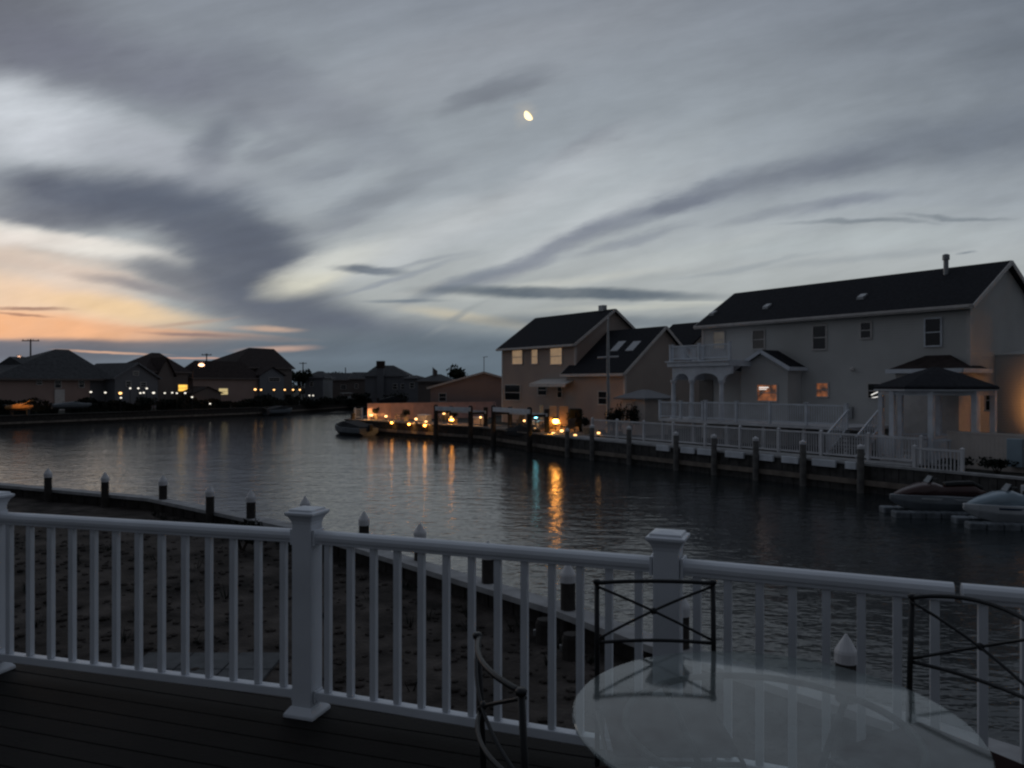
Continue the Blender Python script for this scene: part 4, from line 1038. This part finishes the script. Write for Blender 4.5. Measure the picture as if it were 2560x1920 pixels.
# plank deck and the clutter on it along the tan house bulkhead
E0, E1, E2 = Vector((c_bend.x,c_bend.y,0)), right_edge[2], right_edge[3]
I1 = Vector(((E1-E0).normalized().y, -(E1-E0).normalized().x, 0)); I2 = Vector(((E2-E1).normalized().y, -(E2-E1).normalized().x, 0))
def along(t, off):                                   # t in metres from the bend, off metres inland
    L1 = (E1-E0).length
    return E0+(E1-E0).normalized()*t+I1*off if t < L1 else E1+(E2-E1).normalized()*(t-L1)+I2*off
dk2 = thing('dock', 'weathered plank deck along the bulkhead of the tan house', 'dock', (0,0,0))
b = B()
for i in range(11):
    off = .25+i*.26
    for a, c in ((E0+I1*off, E1+I1*off), (E1+I2*off, E2+I2*off)): b.bar((a.x,a.y,1.19-.001*(i%2)), (c.x,c.y,1.19-.001*(i%2)), .25, .05)
b.build('dock_planks', M_wale, dk2)
def deck_chair(label, p, ang):
    r = thing('deck_chair', label, 'chair', (p.x,p.y,1.215), ang, 'deck chairs on the tan house dock')
    B().poly([(-.28,-.3,.38),(.28,-.3,.38),(.28,.25,.28),(-.28,.25,.28),(-.28,-.3,.42),(.28,-.3,.42),(.28,.25,.32),(-.28,.25,.32)],[(3,2,1,0),(4,5,6,7),(0,1,5,4),(1,2,6,5),(2,3,7,6),(3,0,4,7)]).build('seat', M_wale, r)
    B().poly([(-.26,.22,.3),(.26,.22,.3),(.3,.5,1.0),(-.3,.5,1.0),(-.26,.26,.3),(.26,.26,.3),(.3,.54,1.0),(-.3,.54,1.0)],[(3,2,1,0),(4,5,6,7),(0,1,5,4),(1,2,6,5),(2,3,7,6),(3,0,4,7)]).build('backrest', M_wale, r)
    for sx in (-1,1):
        B().box(sx*.33-.05,sx*.33+.05,-.36,.36,.55,.58).build('armrest', M_wale, r)
        B().box(sx*.33-.03,sx*.33+.03,-.34,-.26,0,.55).build('leg', M_wale, r); B().box(sx*.33-.03,sx*.33+.03,.26,.34,0,.55).build('leg', M_wale, r)
    return r
def dock_box(label, p, ang, w):
    r = thing('dock_box', label, 'storage box', (p.x,p.y,1.215), ang, 'storage boxes on the tan house dock')
    B().box(-w/2,w/2,-.3,.3,0,.5).build('body', M_bfence, r, bevel=.02); B().extr([(-.34,.5),(.34,.5),(.3,.58),(-.3,.62)], -w/2-.04, w/2+.04, 'x').build('lid', M_bfence, r, bevel=.01)
    return r
def planter(label, p, h, sd):
    r = thing('planter', label, 'planter', (p.x,p.y,1.215), 0, 'planters on the tan house dock')
    B().lathe([(.18,0),(.26,.38),(.28,.38),(.28,.42),(.2,.42)], 14).build('pot', M_patio, r)
    leaf_cloud(0,0,.4+h*.5,.38,.38,h*.55,260,.09,sd,ground=.4).build('foliage', M_leafd, r)
    return r
A1 = math.atan2((E1-E0).y,(E1-E0).x); A2 = math.atan2((E2-E1).y,(E2-E1).x)
deck_chair('wooden deck chair on the dock nearest the bright patio lantern', along(3.2,2.0), A1+R(100))
deck_chair('wooden deck chair on the dock behind the right boat lift', along(6.2,2.2), A1+R(80))
deck_chair('wooden deck chair on the dock between the two boat lifts', along(10.6,2.0), A1+R(110))
deck_chair('wooden deck chair before the pink fence nearer the left boat lift', along(19.5,2.0), A2+R(70))
deck_chair('wooden deck chair before the pink fence nearer the point', along(25.5,2.0), A2+R(100))
dock_box('long beige storage box on the dock behind the right boat lift', along(8.3,2.4), A1, 1.5)
dock_box('short beige storage box on the dock behind the left boat lift', along(15.2,2.3), A2, 1.1)
dock_box('beige storage box halfway along the pink fence', along(22.4,2.2), A2, 1.3)
planter('planter with dark foliage on the dock below the box-shaped bush', along(1.4,2.3), .8, 201)
planter('planter with dark foliage just left of the left boat lift', along(17.6,1.6), .7, 202)
planter('planter with dark foliage halfway between left boat lift and the point', along(23.8,1.3), .65, 203)
planter('planter with dark foliage close to the tip of the point', along(28.6,1.4), .8, 204)

# low pink house left of it
h3 = House('house', 'low pink gabled bungalow left of the tan two-storey house', (P(427.7,388,83).x,83), 0, Vector((1,0,0)), Vector((0,1,0)))
k = 83/F
wz, wrz, ww = HZ-4.3*k+.05, HZ+12.3*k-.12, 112.6*k
h3.walls(.3,ww-.3,0,9,1,wz,M_pink,wrz,axis='y'); h3.roof(.3,ww-.3,0,9,wz,wrz,M_roof3,axis='y',ov=.35,t=.14,trim=M_fascia)
h3.window(1.25,1.95,HZ-17*k,HZ-9.5*k,M_glass)
for i, (px, d, r, h_) in enumerate([(392,120,2.6,2.2),(360,125,2.0,2.0)]):
    p = P(px,400,d); bush('bush', ['broad dark bush in front of the chimney house','round dark bush left of the chimney house'][i], (p.x,p.y,LANDZ), r,1.5,h_, 70+i, group='bushes before the chimney house', n=420, size=.25)

# ------------------------------------------------------------------ left bank houses
bulkhead_wall('bulkhead', 'long dark bulkhead along the far left bank of the canal', [Vector((-85,25,0)),Vector((-52.9,79.8,0)),Vector((-36,108.7,0)),Vector((-28.5,140,0)),Vector((-20,141,0))], 'canal bulkheads', side=1, capw=.4, capm=M_wood)
def lefthouse(label, off, along=0.0):
    o = Vector((-52.9,79.8,0)) + NL*off + VL*along
    return House('house', label, o, TL, VL, NL)
hA = lefthouse('big peach house with broad dark hipped roof at the far left', 14)
xa, xb = hA.lx(-8), hA.lx(112)
hA.walls(xa,hA.lx(90),0,10,1,5.35,M_sidA); hA.walls(hA.lx(90)+.01,xb,0.3,9.7,1,5.35,M_sidB,name='end_wall')
rA0, rA1 = hA.lx(55.6,5), hA.lx(96,5)
hA.roof(xa,xb,0,10,5.35,9.0,M_roof2,h0=max(2,rA0-xa),h1=max(3,xb-rA1),ov=.5,trim=M_sidC)
hA.walls(hA.lx(18,3),hA.lx(50,3),2,8,5.5,7.0,M_roof2,8.0,axis='x',name='roof_step')
for a, c in (((475,520),(525,585)),((683,522),(725,580)),((318,518),(362,556))): hA.pwin(z1(*a), z1(*c), M_glass)
x0, x1 = hA.lx(z1(470,0)[0]), hA.lx(z1(556,0)[0]); d = B().box(x0,x1,-.1,-.003,1.0,hA.lz(z1(0,600)[1],x0)).build('door', M_fascia, hA.root); B().ball((x1-.2,-.14,2.2), .07).build('handle', M_steel, d)
hB = lefthouse('grey-blue gabled house between the peach house and the dormered house', 12)
x0, x1 = hB.lx(115), hB.lx(158); zB0, zB1 = hB.lz(378,x0)+.1, hB.lz(363.5,(x0+x1)/2)
hB.walls(x0,x1,0,9,1,zB0,M_sidB,zB1,axis='y'); hB.roof(x0,x1,0,9,zB0,zB1,M_roof2,axis='y',ov=.4,t=.14,trim=M_sidB)
for a, c in (((1150,445),(1195,475)),((1090,530),(1130,575)),((1215,540),(1260,575))): hB.pwin(z1(*a), z1(*c), M_glass)
hC = lefthouse('dark roofed house with a small gable dormer and one glowing window', 13.5)
x0, x1 = hC.lx(146), hC.lx(188); zE = hC.lz(371.5,x1); zR = hC.lz(353.5,(x0+x1)/2,4)
hC.walls(x0,x1,0,9,1,zE,M_sidC); hC.roof(x0,x1,0,9,zE,zR,M_roof3,h0=max(1.2,hC.lx(151.6,4.5)-x0),h1=max(1.5,x1-hC.lx(177,4.5)),ov=.4,trim=M_sidC)
g0, g1 = hC.lx(155.5), hC.lx(171); hC.walls(g0,g1,-.6,4,1,hC.lz(373,g0),M_sidC,hC.lz(358.5,(g0+g1)/2),axis='y',name='dormer_wall'); hC.roof(g0,g1,-.6,4,hC.lz(373,g0),hC.lz(358,(g0+g1)/2),M_roof3,axis='y',ov=.3,t=.12,name='dormer_roof')
hC.pwin(z1(1540,560), z1(1618,614), E_yel)
hD = lefthouse('dark house with tall half-hipped roof and long low front roof', 16)
x0, x1 = hD.lx(232), hD.lx(292); zE = hD.lz(367.5,x1); zR = hD.lz(348.6,hD.lx(252,4),4)
hD.walls(x0,x1,0,9,1,zE,M_sidC); hD.roof(x0,x1,0,9,zE,zR,M_roof3,h0=hD.lx(249,4.5)-x0,h1=x1-hD.lx(274,4.5),ov=.4,trim=M_sidC)
f0, f1 = hD.lx(192,-2.5), hD.lx(259,-2.5); zf = hD.lz(376.5,f0,-2.5); hD.walls(f0,f1,-2.5,2,1,zf,M_sidA,name='front_wall'); hD.roof(f0,f1,-2.5,2,zf,hD.lz(362,(f0+f1)/2,-.3),M_roof3,h0=2.2,h1=1.5,ov=.35,trim=M_sidC,name='front_roof')
g0, g1 = hD.lx(260,-3), hD.lx(284,-3); hD.walls(g0,g1,-3,1,1,hD.lz(375,g0,-3),M_sidB,hD.lz(367.5,(g0+g1)/2,-3),axis='y',name='gable_wall'); hD.roof(g0,g1,-3,1,hD.lz(375,g0,-3),hD.lz(367.5,(g0+g1)/2,-3),M_roof3,axis='y',ov=.3,t=.12,name='gable_roof')
hD.pwin(z1(1890,592), z1(1968,644), E_cream, -2.5); hD.pwin(z2(390,500), z2(480,528), M_glass, -3)
s0, s1 = hD.lx(194,-7), hD.lx(221,-7)
sh2 = thing('garden_shed', 'low brown shed between the two glowing windows on the left bank', 'shed', hD.O + VL*s0 + NL*(-7.0) + Vector((0,0,LANDZ)), TL)
B().extr([(0,0),(s1-s0,0),(s1-s0,2.0),((s1-s0)/2,2.9),(0,2.0)], 0, 3, 'y').build('wall', M_sidC, sh2)
q = B(); m_ = (s1-s0)/2; q.bar((m_,-.2,2.98),(m_,3.2,2.98),.2,.1); 
for sg in (-1,1): q.poly([(m_,-.2,2.92),(m_,3.2,2.92),(m_+sg*(m_+.3),3.2,1.95),(m_+sg*(m_+.3),-.2,1.95),(m_,-.2,3.02),(m_,3.2,3.02),(m_+sg*(m_+.3),3.2,2.05),(m_+sg*(m_+.3),-.2,2.05)], [(0,1,2,3),(7,6,5,4),(0,4,5,1),(1,5,6,2),(2,6,7,3),(3,7,4,0)])
q.build('roof', M_roof3, sh2)
hG = lefthouse('dark house roof cut off by the left picture edge', 30)
x0, x1 = hG.lx(-60), hG.lx(2); zG = hG.lz(374,x1); hG.walls(x0,x1,0,9,1,zG,M_sidA); hG.roof(x0,x1,0,9,zG,hG.lz(357,x1,4),M_roof3,h0=3,h1=4.2,ov=.4)

# houses at the far end of the canal
def endhouse(label, pxa, pxb, d, py_e, py_r, wall, roof, h0=0., h1=0., dep=8., axis='x', py_w=None):
    a, b_ = P(pxa,384,d), P(pxb,384,d)
    h = House('house', label, (a.x,d), 0, Vector((1,0,0)), Vector((0,1,0))); w = b_.x-a.x
    ze, zr = HZ+(384-py_e)*d/F, HZ+(384-py_r)*(d+dep/2)/F
    h.walls(0,w,0,dep,1,ze,wall,None if (h0 or h1) else zr-.05,axis); h.roof(0,w,0,dep,ze,zr,roof,axis,ov=.4,h0=h0,h1=h1,trim=wall)
    return h
hE = endhouse('dark grey house with a tall outside chimney at the end of the canal', 365, 407, 138, 375.5, 366.3, M_sidB, M_roof2, 1.4, 3.0)
ch = B(); x0, x1 = P(377.2,0,137.4).x-hE.O.x, P(383.8,0,137.4).x-hE.O.x
ch.box(x0,x1,-.75,-.003,1,HZ+(384-368)*137.4/F); ch.build('chimney', M_sidB, hE.root)
B().box(x0-.12,x1+.12,-.87,.12,HZ+16.0*137.4/F+.002,HZ+(384-361)*137.4/F).build('chimney_top', M_brick, hE.root)
hE.pwin((393,384),(397,389),M_glass); hE.pwin((401,384),(405,389),M_glass)
hH = endhouse('long low dark house left of the chimney house', 320, 353, 165, 380, 373.6, M_sidC, M_roof2); 
hH.pwin((326,385),(330,389),M_glass); hH.pwin((341,385),(346,389),M_glass)
hI = endhouse('small pale-roofed dark house right of the dark half-hipped house', 305, 323, 150, 377.5, 372, M_sidB, M_roof2, 1.5, 1.0); hI.pwin((310,382),(313,386),M_glass)
hJ = endhouse('dark low house just left of the chimney house wall', 350, 366, 150, 379, 373, M_sidC, M_roof2); hJ.pwin((355,384),(358,388),M_glass)
hK = endhouse('dark flat-topped house right of the chimney house with pale wall', 404, 421, 128, 378.6, 376.2, M_sidB, M_roof2, 1.2, 1.2); hK.pwin((410,383),(414,388),M_glass)
hL = endhouse('dark roofed house partly hidden behind the pink bungalow', 418, 452, 112, 381.5, 375.2, M_sidC, M_roof2, 2.0, 2.0)
tree('tree', 'round dark tree behind the ridge of the pink bungalow', P(459,392,125), 4.3, 1.9, 81, 'distant trees', n=900, size=.3)
tree('tree', 'dark tree right of the half-hipped house roof', P(300,395,150), 4.9, 2.3, 82, 'distant trees', n=900, size=.35)
tree('tree', 'dark spreading tree behind the long low dark house', P(333,395,185), 6.0, 3.2, 83, 'distant trees', n=900, size=.4)

def tline():
    b = B(); rr = random.Random(12)
    for i in range(5200):
        a = rr.uniform(-.75,.75); d = rr.uniform(230,330); q = Vector((a*d, d, LANDZ+rr.random()**1.5*(3.2+1.6*math.sin(a*37)+1.2*math.sin(a*91+1))))
        t = Vector((rr.gauss(0,1),rr.gauss(0,1),rr.gauss(0,1))).normalized(); r2 = t.cross(Vector((rr.gauss(0,1),rr.gauss(0,1),rr.gauss(0,1)))).normalized(); k = rr.uniform(.5,1.1)
        b.poly([q-t*k,q+r2*k*.6,q+t*k,q-r2*k*.6],[(0,1,2,3)])
    return b
tag(tline().build('treeline', M_leafd), 'far dark band of trees along the horizon behind the houses', kind='stuff')

# hedges and clutter on the left bank
def hedge(label, a, b_, h, w, seed, n):
    a, b_ = Vector(a), Vector(b_); d = b_-a; L = d.length
    r = thing('hedge', label, 'hedge', (a.x,a.y,LANDZ), math.atan2(d.y,d.x), 'hedges along the left bank')
    b = B(); rr = random.Random(seed)
    for i in range(n):
        x = rr.random()*L; hh = h*(.72+.28*math.sin(x*1.1+seed)*math.sin(x*.43+2*seed)); z = hh*rr.random()**.6; y = (rr.random()-.5)*w*(1.1-.4*z/h)
        t = Vector((rr.gauss(0,1),rr.gauss(0,1),rr.gauss(0,1))).normalized(); r2 = t.cross(Vector((rr.gauss(0,1),rr.gauss(0,1),rr.gauss(0,1)))).normalized(); k = rr.uniform(.12,.3)
        p = Vector((x,y,z)); b.poly([p-t*k,p+r2*k*.5,p+t*k,p-r2*k*.5],[(0,1,2,3)])
    b.build('foliage', M_leafd, r)
    c = B(); c.box(0,L,-w*.28,w*.28,0,h*.5); c.build('inner_branches', M_leafd, r)
    return r
def sp(t, off): return Vector((-52.9,79.8,0)) + VL*t + NL*off      # along the left shore, off metres inland
hedge('dark hedge on the bank in front of the peach house door', sp(-6,5), sp(8.5,5), 1.9, 1.6, 1, 2200)
hedge('dark hedge below the row of white lamps of the peach house', sp(9.5,4.5), sp(20,4.5), 1.75, 1.5, 2, 1800)
hedge('dark hedge below the grey-blue gabled house', sp(21,4), sp(32,4), 1.8, 1.5, 3, 1800)
hedge('dark hedge on the bank below the cream window', sp(33,4), sp(45,4), 1.6, 1.5, 4, 1600)
hedge('low dark hedge at the far corner of the left bank', sp(46,4), sp(61,3), 1.5, 1.5, 5, 1500)
for i, (px, py, d, lb) in enumerate([(147,402,97,'round dark bush under the white lamps of the grey-blue house'),(170,404,100,'dark bush just left of the glowing window house'),(262,398,118,'dark bush in front of the half-hipped house gable'),(292,399,128,'round dark bush at the right end of the orange lamps')]):
    p = P(px,py,d); bush('bush', lb, (p.x,p.y,LANDZ), 1.5,1.2,p.z-LANDZ+.8, 100+i, group='bushes on the left bank', n=420, size=.2)
p = P(20,403,84); ob = boat('boat', 'small boat with glowing orange canvas raised on the far left bank', (p.x,p.y,1.75), R(12), 2.6, 1.0, .42, M_orange, M_orange)
B().poly([(.25,-.5,.4),(1.15,-.5,1.0),(1.15,.5,1.0),(.25,.5,.4),(.25,-.5,.34),(1.15,-.5,.94),(1.15,.5,.94),(.25,.5,.34)], [(0,1,2,3),(7,6,5,4),(0,4,5,1),(1,5,6,2),(2,6,7,3),(3,7,4,0)]).build('canvas', M_orange, ob)
b = B(); 
for x in (-.8,.8): b.box(x-.06,x+.06,-.4,.4,-.75,.02)
b.build('cradle', M_wood, ob)
spot('work_lamp', ob, (.5,-2.4,1.5), 62, 130, (1,.5,.14), 58)
p = P(72,405,88); boat('boat', 'pale covered boat standing right of the peach house door', (p.x,p.y,1.75), R(40), 4.0, 1.5, .5, M_tube, M_tube)
p = P(279,407,112); boat('boat', 'pale open boat at the foot of the half-hipped house', (p.x,p.y,.15), R(62), 5.2, 1.9, .8, M_tube, M_hulld)
p = P(347,400,137); boat('boat', 'white motorboat with hard top at the end of the canal', (p.x,p.y,1.0), R(8), 5.6, 2.1, .85, M_hull, M_hull, kind='top')
p = P(393,397,118); boat('boat', 'dark covered boat ashore in front of the chimney house', (p.x,p.y,1.3), R(15), 4.2, 1.7, .9, M_hulld, M_hulld)
p = P(330,401,138); boat('boat', 'small pale covered boat left of the white motorboat', (p.x,p.y,.8), R(-10), 3.6, 1.5, .7, M_tube, M_tube)

# ------------------------------------------------------------------ poles, street lamps, flag
def upole(label, px, py, d, arm, m=M_wood):
    p = P(px,py,d); r = thing('utility_pole', label, 'utility pole', (p.x,p.y,LANDZ), R(5), 'utility poles'); h = p.z-LANDZ
    B().tube([(0,0,-.3),(0,0,h)], [.17,.11], 8).build('pole', m, r)
    if arm:
        B().box(-arm/2,arm/2,-.06,.06,h-.35,h-.2).build('crossarm', m, r)
        q = B()
        for i in range(4): q.lathe([(.05,h-.2),(.06,h-.05),(.03,h)], 6, (-arm/2+.15+i*(arm-.3)/3,0,0))
        q.build('insulators', M_steel, r)
    return r
upole('tall utility pole with crossarm above the peach house roof', 30.6, 339, 122, 2.6)
upole('utility pole with crossarm beside the orange street lamp', 206.6, 353.5, 150, 1.9)
upole('small utility pole with crossarm right of the half-hipped roof', 303, 362.3, 190, 1.8)
upole('thin bare pole above the long low dark house', 345.5, 367.5, 190, 0)
p = P(432.7,367,115); r = thing('flagpole', 'distant flagpole with a limp flag above the dark roofs', 'flagpole', (p.x,p.y,LANDZ)); h = p.z-LANDZ
B().tube([(0,0,0),(0,0,h)], .04, 6).build('pole', M_steel, r)
f = B(); f.loft([[(0.05+.16*i,.05*math.sin(i*1.3),h-.1-.12*i),(.07+.16*i,.05*math.sin(i*1.3)+.02,h-.1-.12*i),(.07+.16*i,.05*math.sin(i*1.3)+.02,h-1.2-.06*i),(.05+.16*i,.05*math.sin(i*1.3),h-1.2-.06*i)] for i in range(5)]); f.build('flag', M_sidC, r)

p = P(484, 357, 86); r = thing('antenna_mast', 'thin antenna mast above the pink bungalow roof peak', 'antenna', (p.x,p.y,LANDZ)); h = p.z-LANDZ
B().tube([(0,0,0),(0,0,h)], .045, 6).build('mast', M_steel, r); B().bar((-.1,0,h-.02),(.42,0,h+.04),.04,.06).build('arm', M_steel, r)
def street(label, px, py, d, side):
    p = P(px,py,d); r = thing('street_lamp', label, 'street lamp', (p.x,p.y,LANDZ), 0, 'orange street lamps on the left bank'); h = p.z-LANDZ
    B().tube([(-side*1.2,0,-.3),(-side*1.2,0,h-.5),(-side*1.0,0,h+.05),(-side*.3,0,h+.22)], [.09,.07,.04,.035], 8).build('pole', M_iron, r)
    B().ball((0,0,h+.36), .42,.26,.08).build('lamp_head', M_steel, r)
    B().ball((0,0,h), .4,.3,.2).build('lamp_glass', E_street, r)
    return r, h
r, h = street('glowing orange street lamp left of the peach house roof', 19, 357.8, 118, -1); spot('street_light', r, (0,0,h-.4), 0, 160, (1,.45,.2), 140)
r, h = street('glowing orange street lamp above the dark roof beside the utility pole', 201.4, 365, 104, 1); spot('street_light', r, (0,0,h-.4), 0, 160, (1,.42,.18), 140)

# ------------------------------------------------------------------ small lamps
def lamp(label, p, r, E, group, base=LANDZ, power=0, col=(1,.5,.16), name='deck_lamp'):
    base = min(base, p.z-.12)
    t = thing(name, label, 'lamp', (p.x,p.y,base), 0, group); h = p.z-base
    B().tube([(0,0,-.05),(0,0,h-r*.6)], .035, 6).build('post', M_iron, t)
    B().ball((0,0,h), r, r, r*.8, 10, 6).build('bulb', E, t)
    B().lathe([(r*1.15,h+r*.62),(r*.3,h+r*1.1)], 8).build('shade', M_iron, t)
    if power and name == 'deck_lamp':               # shaded: the light falls on the deck round the lamp
        spot('lamp_light', t, (0,-r-.12,h+.24), 42, power*5.5, col, 150)
    elif power: plight('lamp_light', t, (0,-r-.1,h+.06), power*1.3, col, .4)
    return t
GL = 'small lamps on the left bank'
for (x, y, d, lb, E, r) in [
 (785,622,92,'small white lamp below the right end of the peach house, leftmost of the white row',E_white,.13),
 (910,627,94,'small white lamp second from the left in the white row',E_white,.13),
 (1040,632,95,'bigger warm lamp left of the grey-blue house door',E_warm,.19),
 (1045,672,93,'low white lamp directly under the bigger warm lamp',E_white,.12),
 (1125,590,99,'raised white lamp leftmost on the grey-blue house deck',E_white,.13),
 (1195,590,99.5,'raised white lamp in the middle of the grey-blue house deck',E_white,.13),
 (1268,591,100,'raised white lamp rightmost on the grey-blue house deck',E_white,.13),
 (1213,631,97,'white lamp left of a close pair below the grey-blue house',E_white,.125),
 (1242,628,97.5,'white lamp right of a close pair below the grey-blue house',E_white,.125),
 (1327,629,98,'brightest white lamp on the left bank right of the close pair',E_white,.17),
 (1424,631,99,'small white lamp below the dormered house, left one',E_white,.12),
 (1488,628,100,'small white lamp below the dormered house, middle one',E_white,.12),
 (1528,632,100,'small white lamp below the dormered house, right one',E_white,.12),
 (1600,631,101,'small white lamp just under the glowing yellow window',E_white,.14),
 (1660,666,100,'low white lamp right below the glowing yellow window',E_white,.125),
 (1815,723,101,'lowest white lamp on the far bank near the water',E_white,.12),
 (2205,600,112,'warm lamp leftmost in the orange row of the half-hipped house',E_warm,.18)]:
    q = z1(x, y); lamp(lb, P(*q, d), r, E, GL)
for (x, d, lb) in [(320,113,'warm lamp second from the left in the orange row'),(432,114,'warm lamp in the middle of the orange row'),(525,116,'warm lamp right of the middle of the orange row'),(597,118,'warm lamp second from the right in the orange row'),(655,119,'warm lamp at the right end of the orange row')]:
    lamp(lb, P(*z2(x,603), d), .14, E_warm, GL)
lamp('low white lamp left of a pair by the far corner of the left bank', P(*z2(738,652),128), .13, E_white, GL)
lamp('low white lamp right of a pair by the far corner of the left bank', P(*z2(770,652),128), .13, E_white, GL)

GR = 'warm lamps round the deck of the tan house'
for (px, py, d, lb, E, r, pw) in [
 (371.3,415.1,71.2,'warm deck lamp at the left end of the pink fence',E_warm,.13,22),
 (386,416.3,69.2,'warm deck lamp second from the left before the pink fence',E_warm,.13,14),
 (391.8,422.6,67.3,'low warm deck light near the bulkhead under the pink fence',E_glow,.12,5),
 (409,424.2,65.2,'low warm deck light midway along the bulkhead under the pink fence',E_glow,.11,5),
 (416,419,65.4,'warm deck lamp before the middle of the pink fence',E_warm,.13,16),
 (426,421.5,64.3,'warm deck lamp left of the left boat lift',E_warm,.11,0),
 (424.8,425.4,63.6,'low warm deck light left of the left boat lift',E_glow,.13,5),
 (443.9,413.4,65.2,'white-hot lamp left of a pair under the left boat lift beam',E_warm,.12,0),
 (453.7,413.6,64.4,'white-hot lamp right of a pair under the left boat lift beam',E_warm,.12,8),
 (451.4,419.8,63.0,'large bright lamp behind the left boat lift',E_hot,.19,14),
 (480.5,417.3,61.0,'warm lamp between the two boat lifts',E_warm,.10,8),
 (509,419.6,57.6,'small warm lamp left of the middle of the right boat lift',E_warm,.10,0),
 (524.3,420.7,56.2,'small warm lamp at the right piling of the right boat lift',E_warm,.10,0),
 (520,428.3,54.8,'bright warm lamp low behind the right boat lift',E_warm,.15,8),
 (534.7,429,53.4,'warm lamp just right of the right boat lift',E_warm,.12,0),
 (561.7,430.7,51.4,'warm lamp right of the low glowing light at the bulkhead',E_warm,.13,0),
 (553.2,433.2,51.6,'warm lamp above the low glowing light at the bulkhead',E_warm,.12,0),
 (575.2,435.2,49.2,'warm lamp on the bulkhead right of the low glowing light',E_warm,.11,0),
 (598.5,432.9,47.6,'rightmost warm lamp at the left end of the white picket fence',E_warm,.10,0)]:
    lamp(lb, P(px,py,d), r, E, GR, power=pw)
lamp('cyan glowing lamp left of the bright patio lantern', P(535.8,416.8,56), .13, E_cyan, GR)
p = P(555.7,421.2,54.2); lt = lamp('large blazing patio lantern before the tan pillars, brightest light on the canal', p, .23, E_hot, GR, power=20, col=(1,.42,.08), name='patio_lantern')
p = P(551.1,436.0,50.6); lamp('low orange glowing light on the bulkhead below the patio lantern', p, .16, E_glow, GR, base=.9, power=9, col=(1,.5,.06))
p = P(572,407,56.5); lamp('garden uplight hidden behind the box-shaped bush', Vector((p.x-.9,57.2,LANDZ+.5)), .06, E_glow, None, power=13, col=(1,.36,.1), name='garden_uplight')

# ------------------------------------------------------------------ moon
md = 2600.0; p = P(529.6,114.6,md)
mo = B().ball((0,0,0), 18.5, u=40, v=24).build('moon', make_moon(), None, smooth=True, loc=p); tag(mo, 'small golden crescent moon high in the cloudy dusk sky', 'moon')
mo.visible_shadow = True

# ------------------------------------------------------------------ last glow of the sun, camera, output
sl = bpy.data.lights.new('sun', 'SUN'); sl.energy = .03; sl.angle = R(14); sl.color = (1,.72,.5)
so = bpy.data.objects.new('sun', sl); COL.objects.link(so); so.rotation_euler = (R(88), 0, R(-180+42+180-84))
so.rotation_euler = Vector((.67,-.74,-.06)).to_track_quat('-Z','Y').to_euler()
cam = bpy.data.cameras.new('camera'); co = bpy.data.objects.new('camera', cam); COL.objects.link(co); S.camera = co
co.location = (0,0,HZ); co.rotation_euler = (R(90),0,0)
cam.sensor_width = 36; cam.lens = F/1024*36; cam.clip_start = .05; cam.clip_end = 8000
S.render.resolution_x, S.render.resolution_y = 1024, 768
S.view_settings.view_transform = 'Standard'; S.view_settings.look = 'None'; S.view_settings.exposure = 0; S.view_settings.gamma = 1
S.cycles.use_denoising = True; S.cycles.max_bounces = 6; S.cycles.transparent_max_bounces = 12; S.cycles.caustics_reflective = False; S.cycles.caustics_refractive = False
S.cycles.sample_clamp_indirect = 3.0; S.cycles.filter_width = 2.3
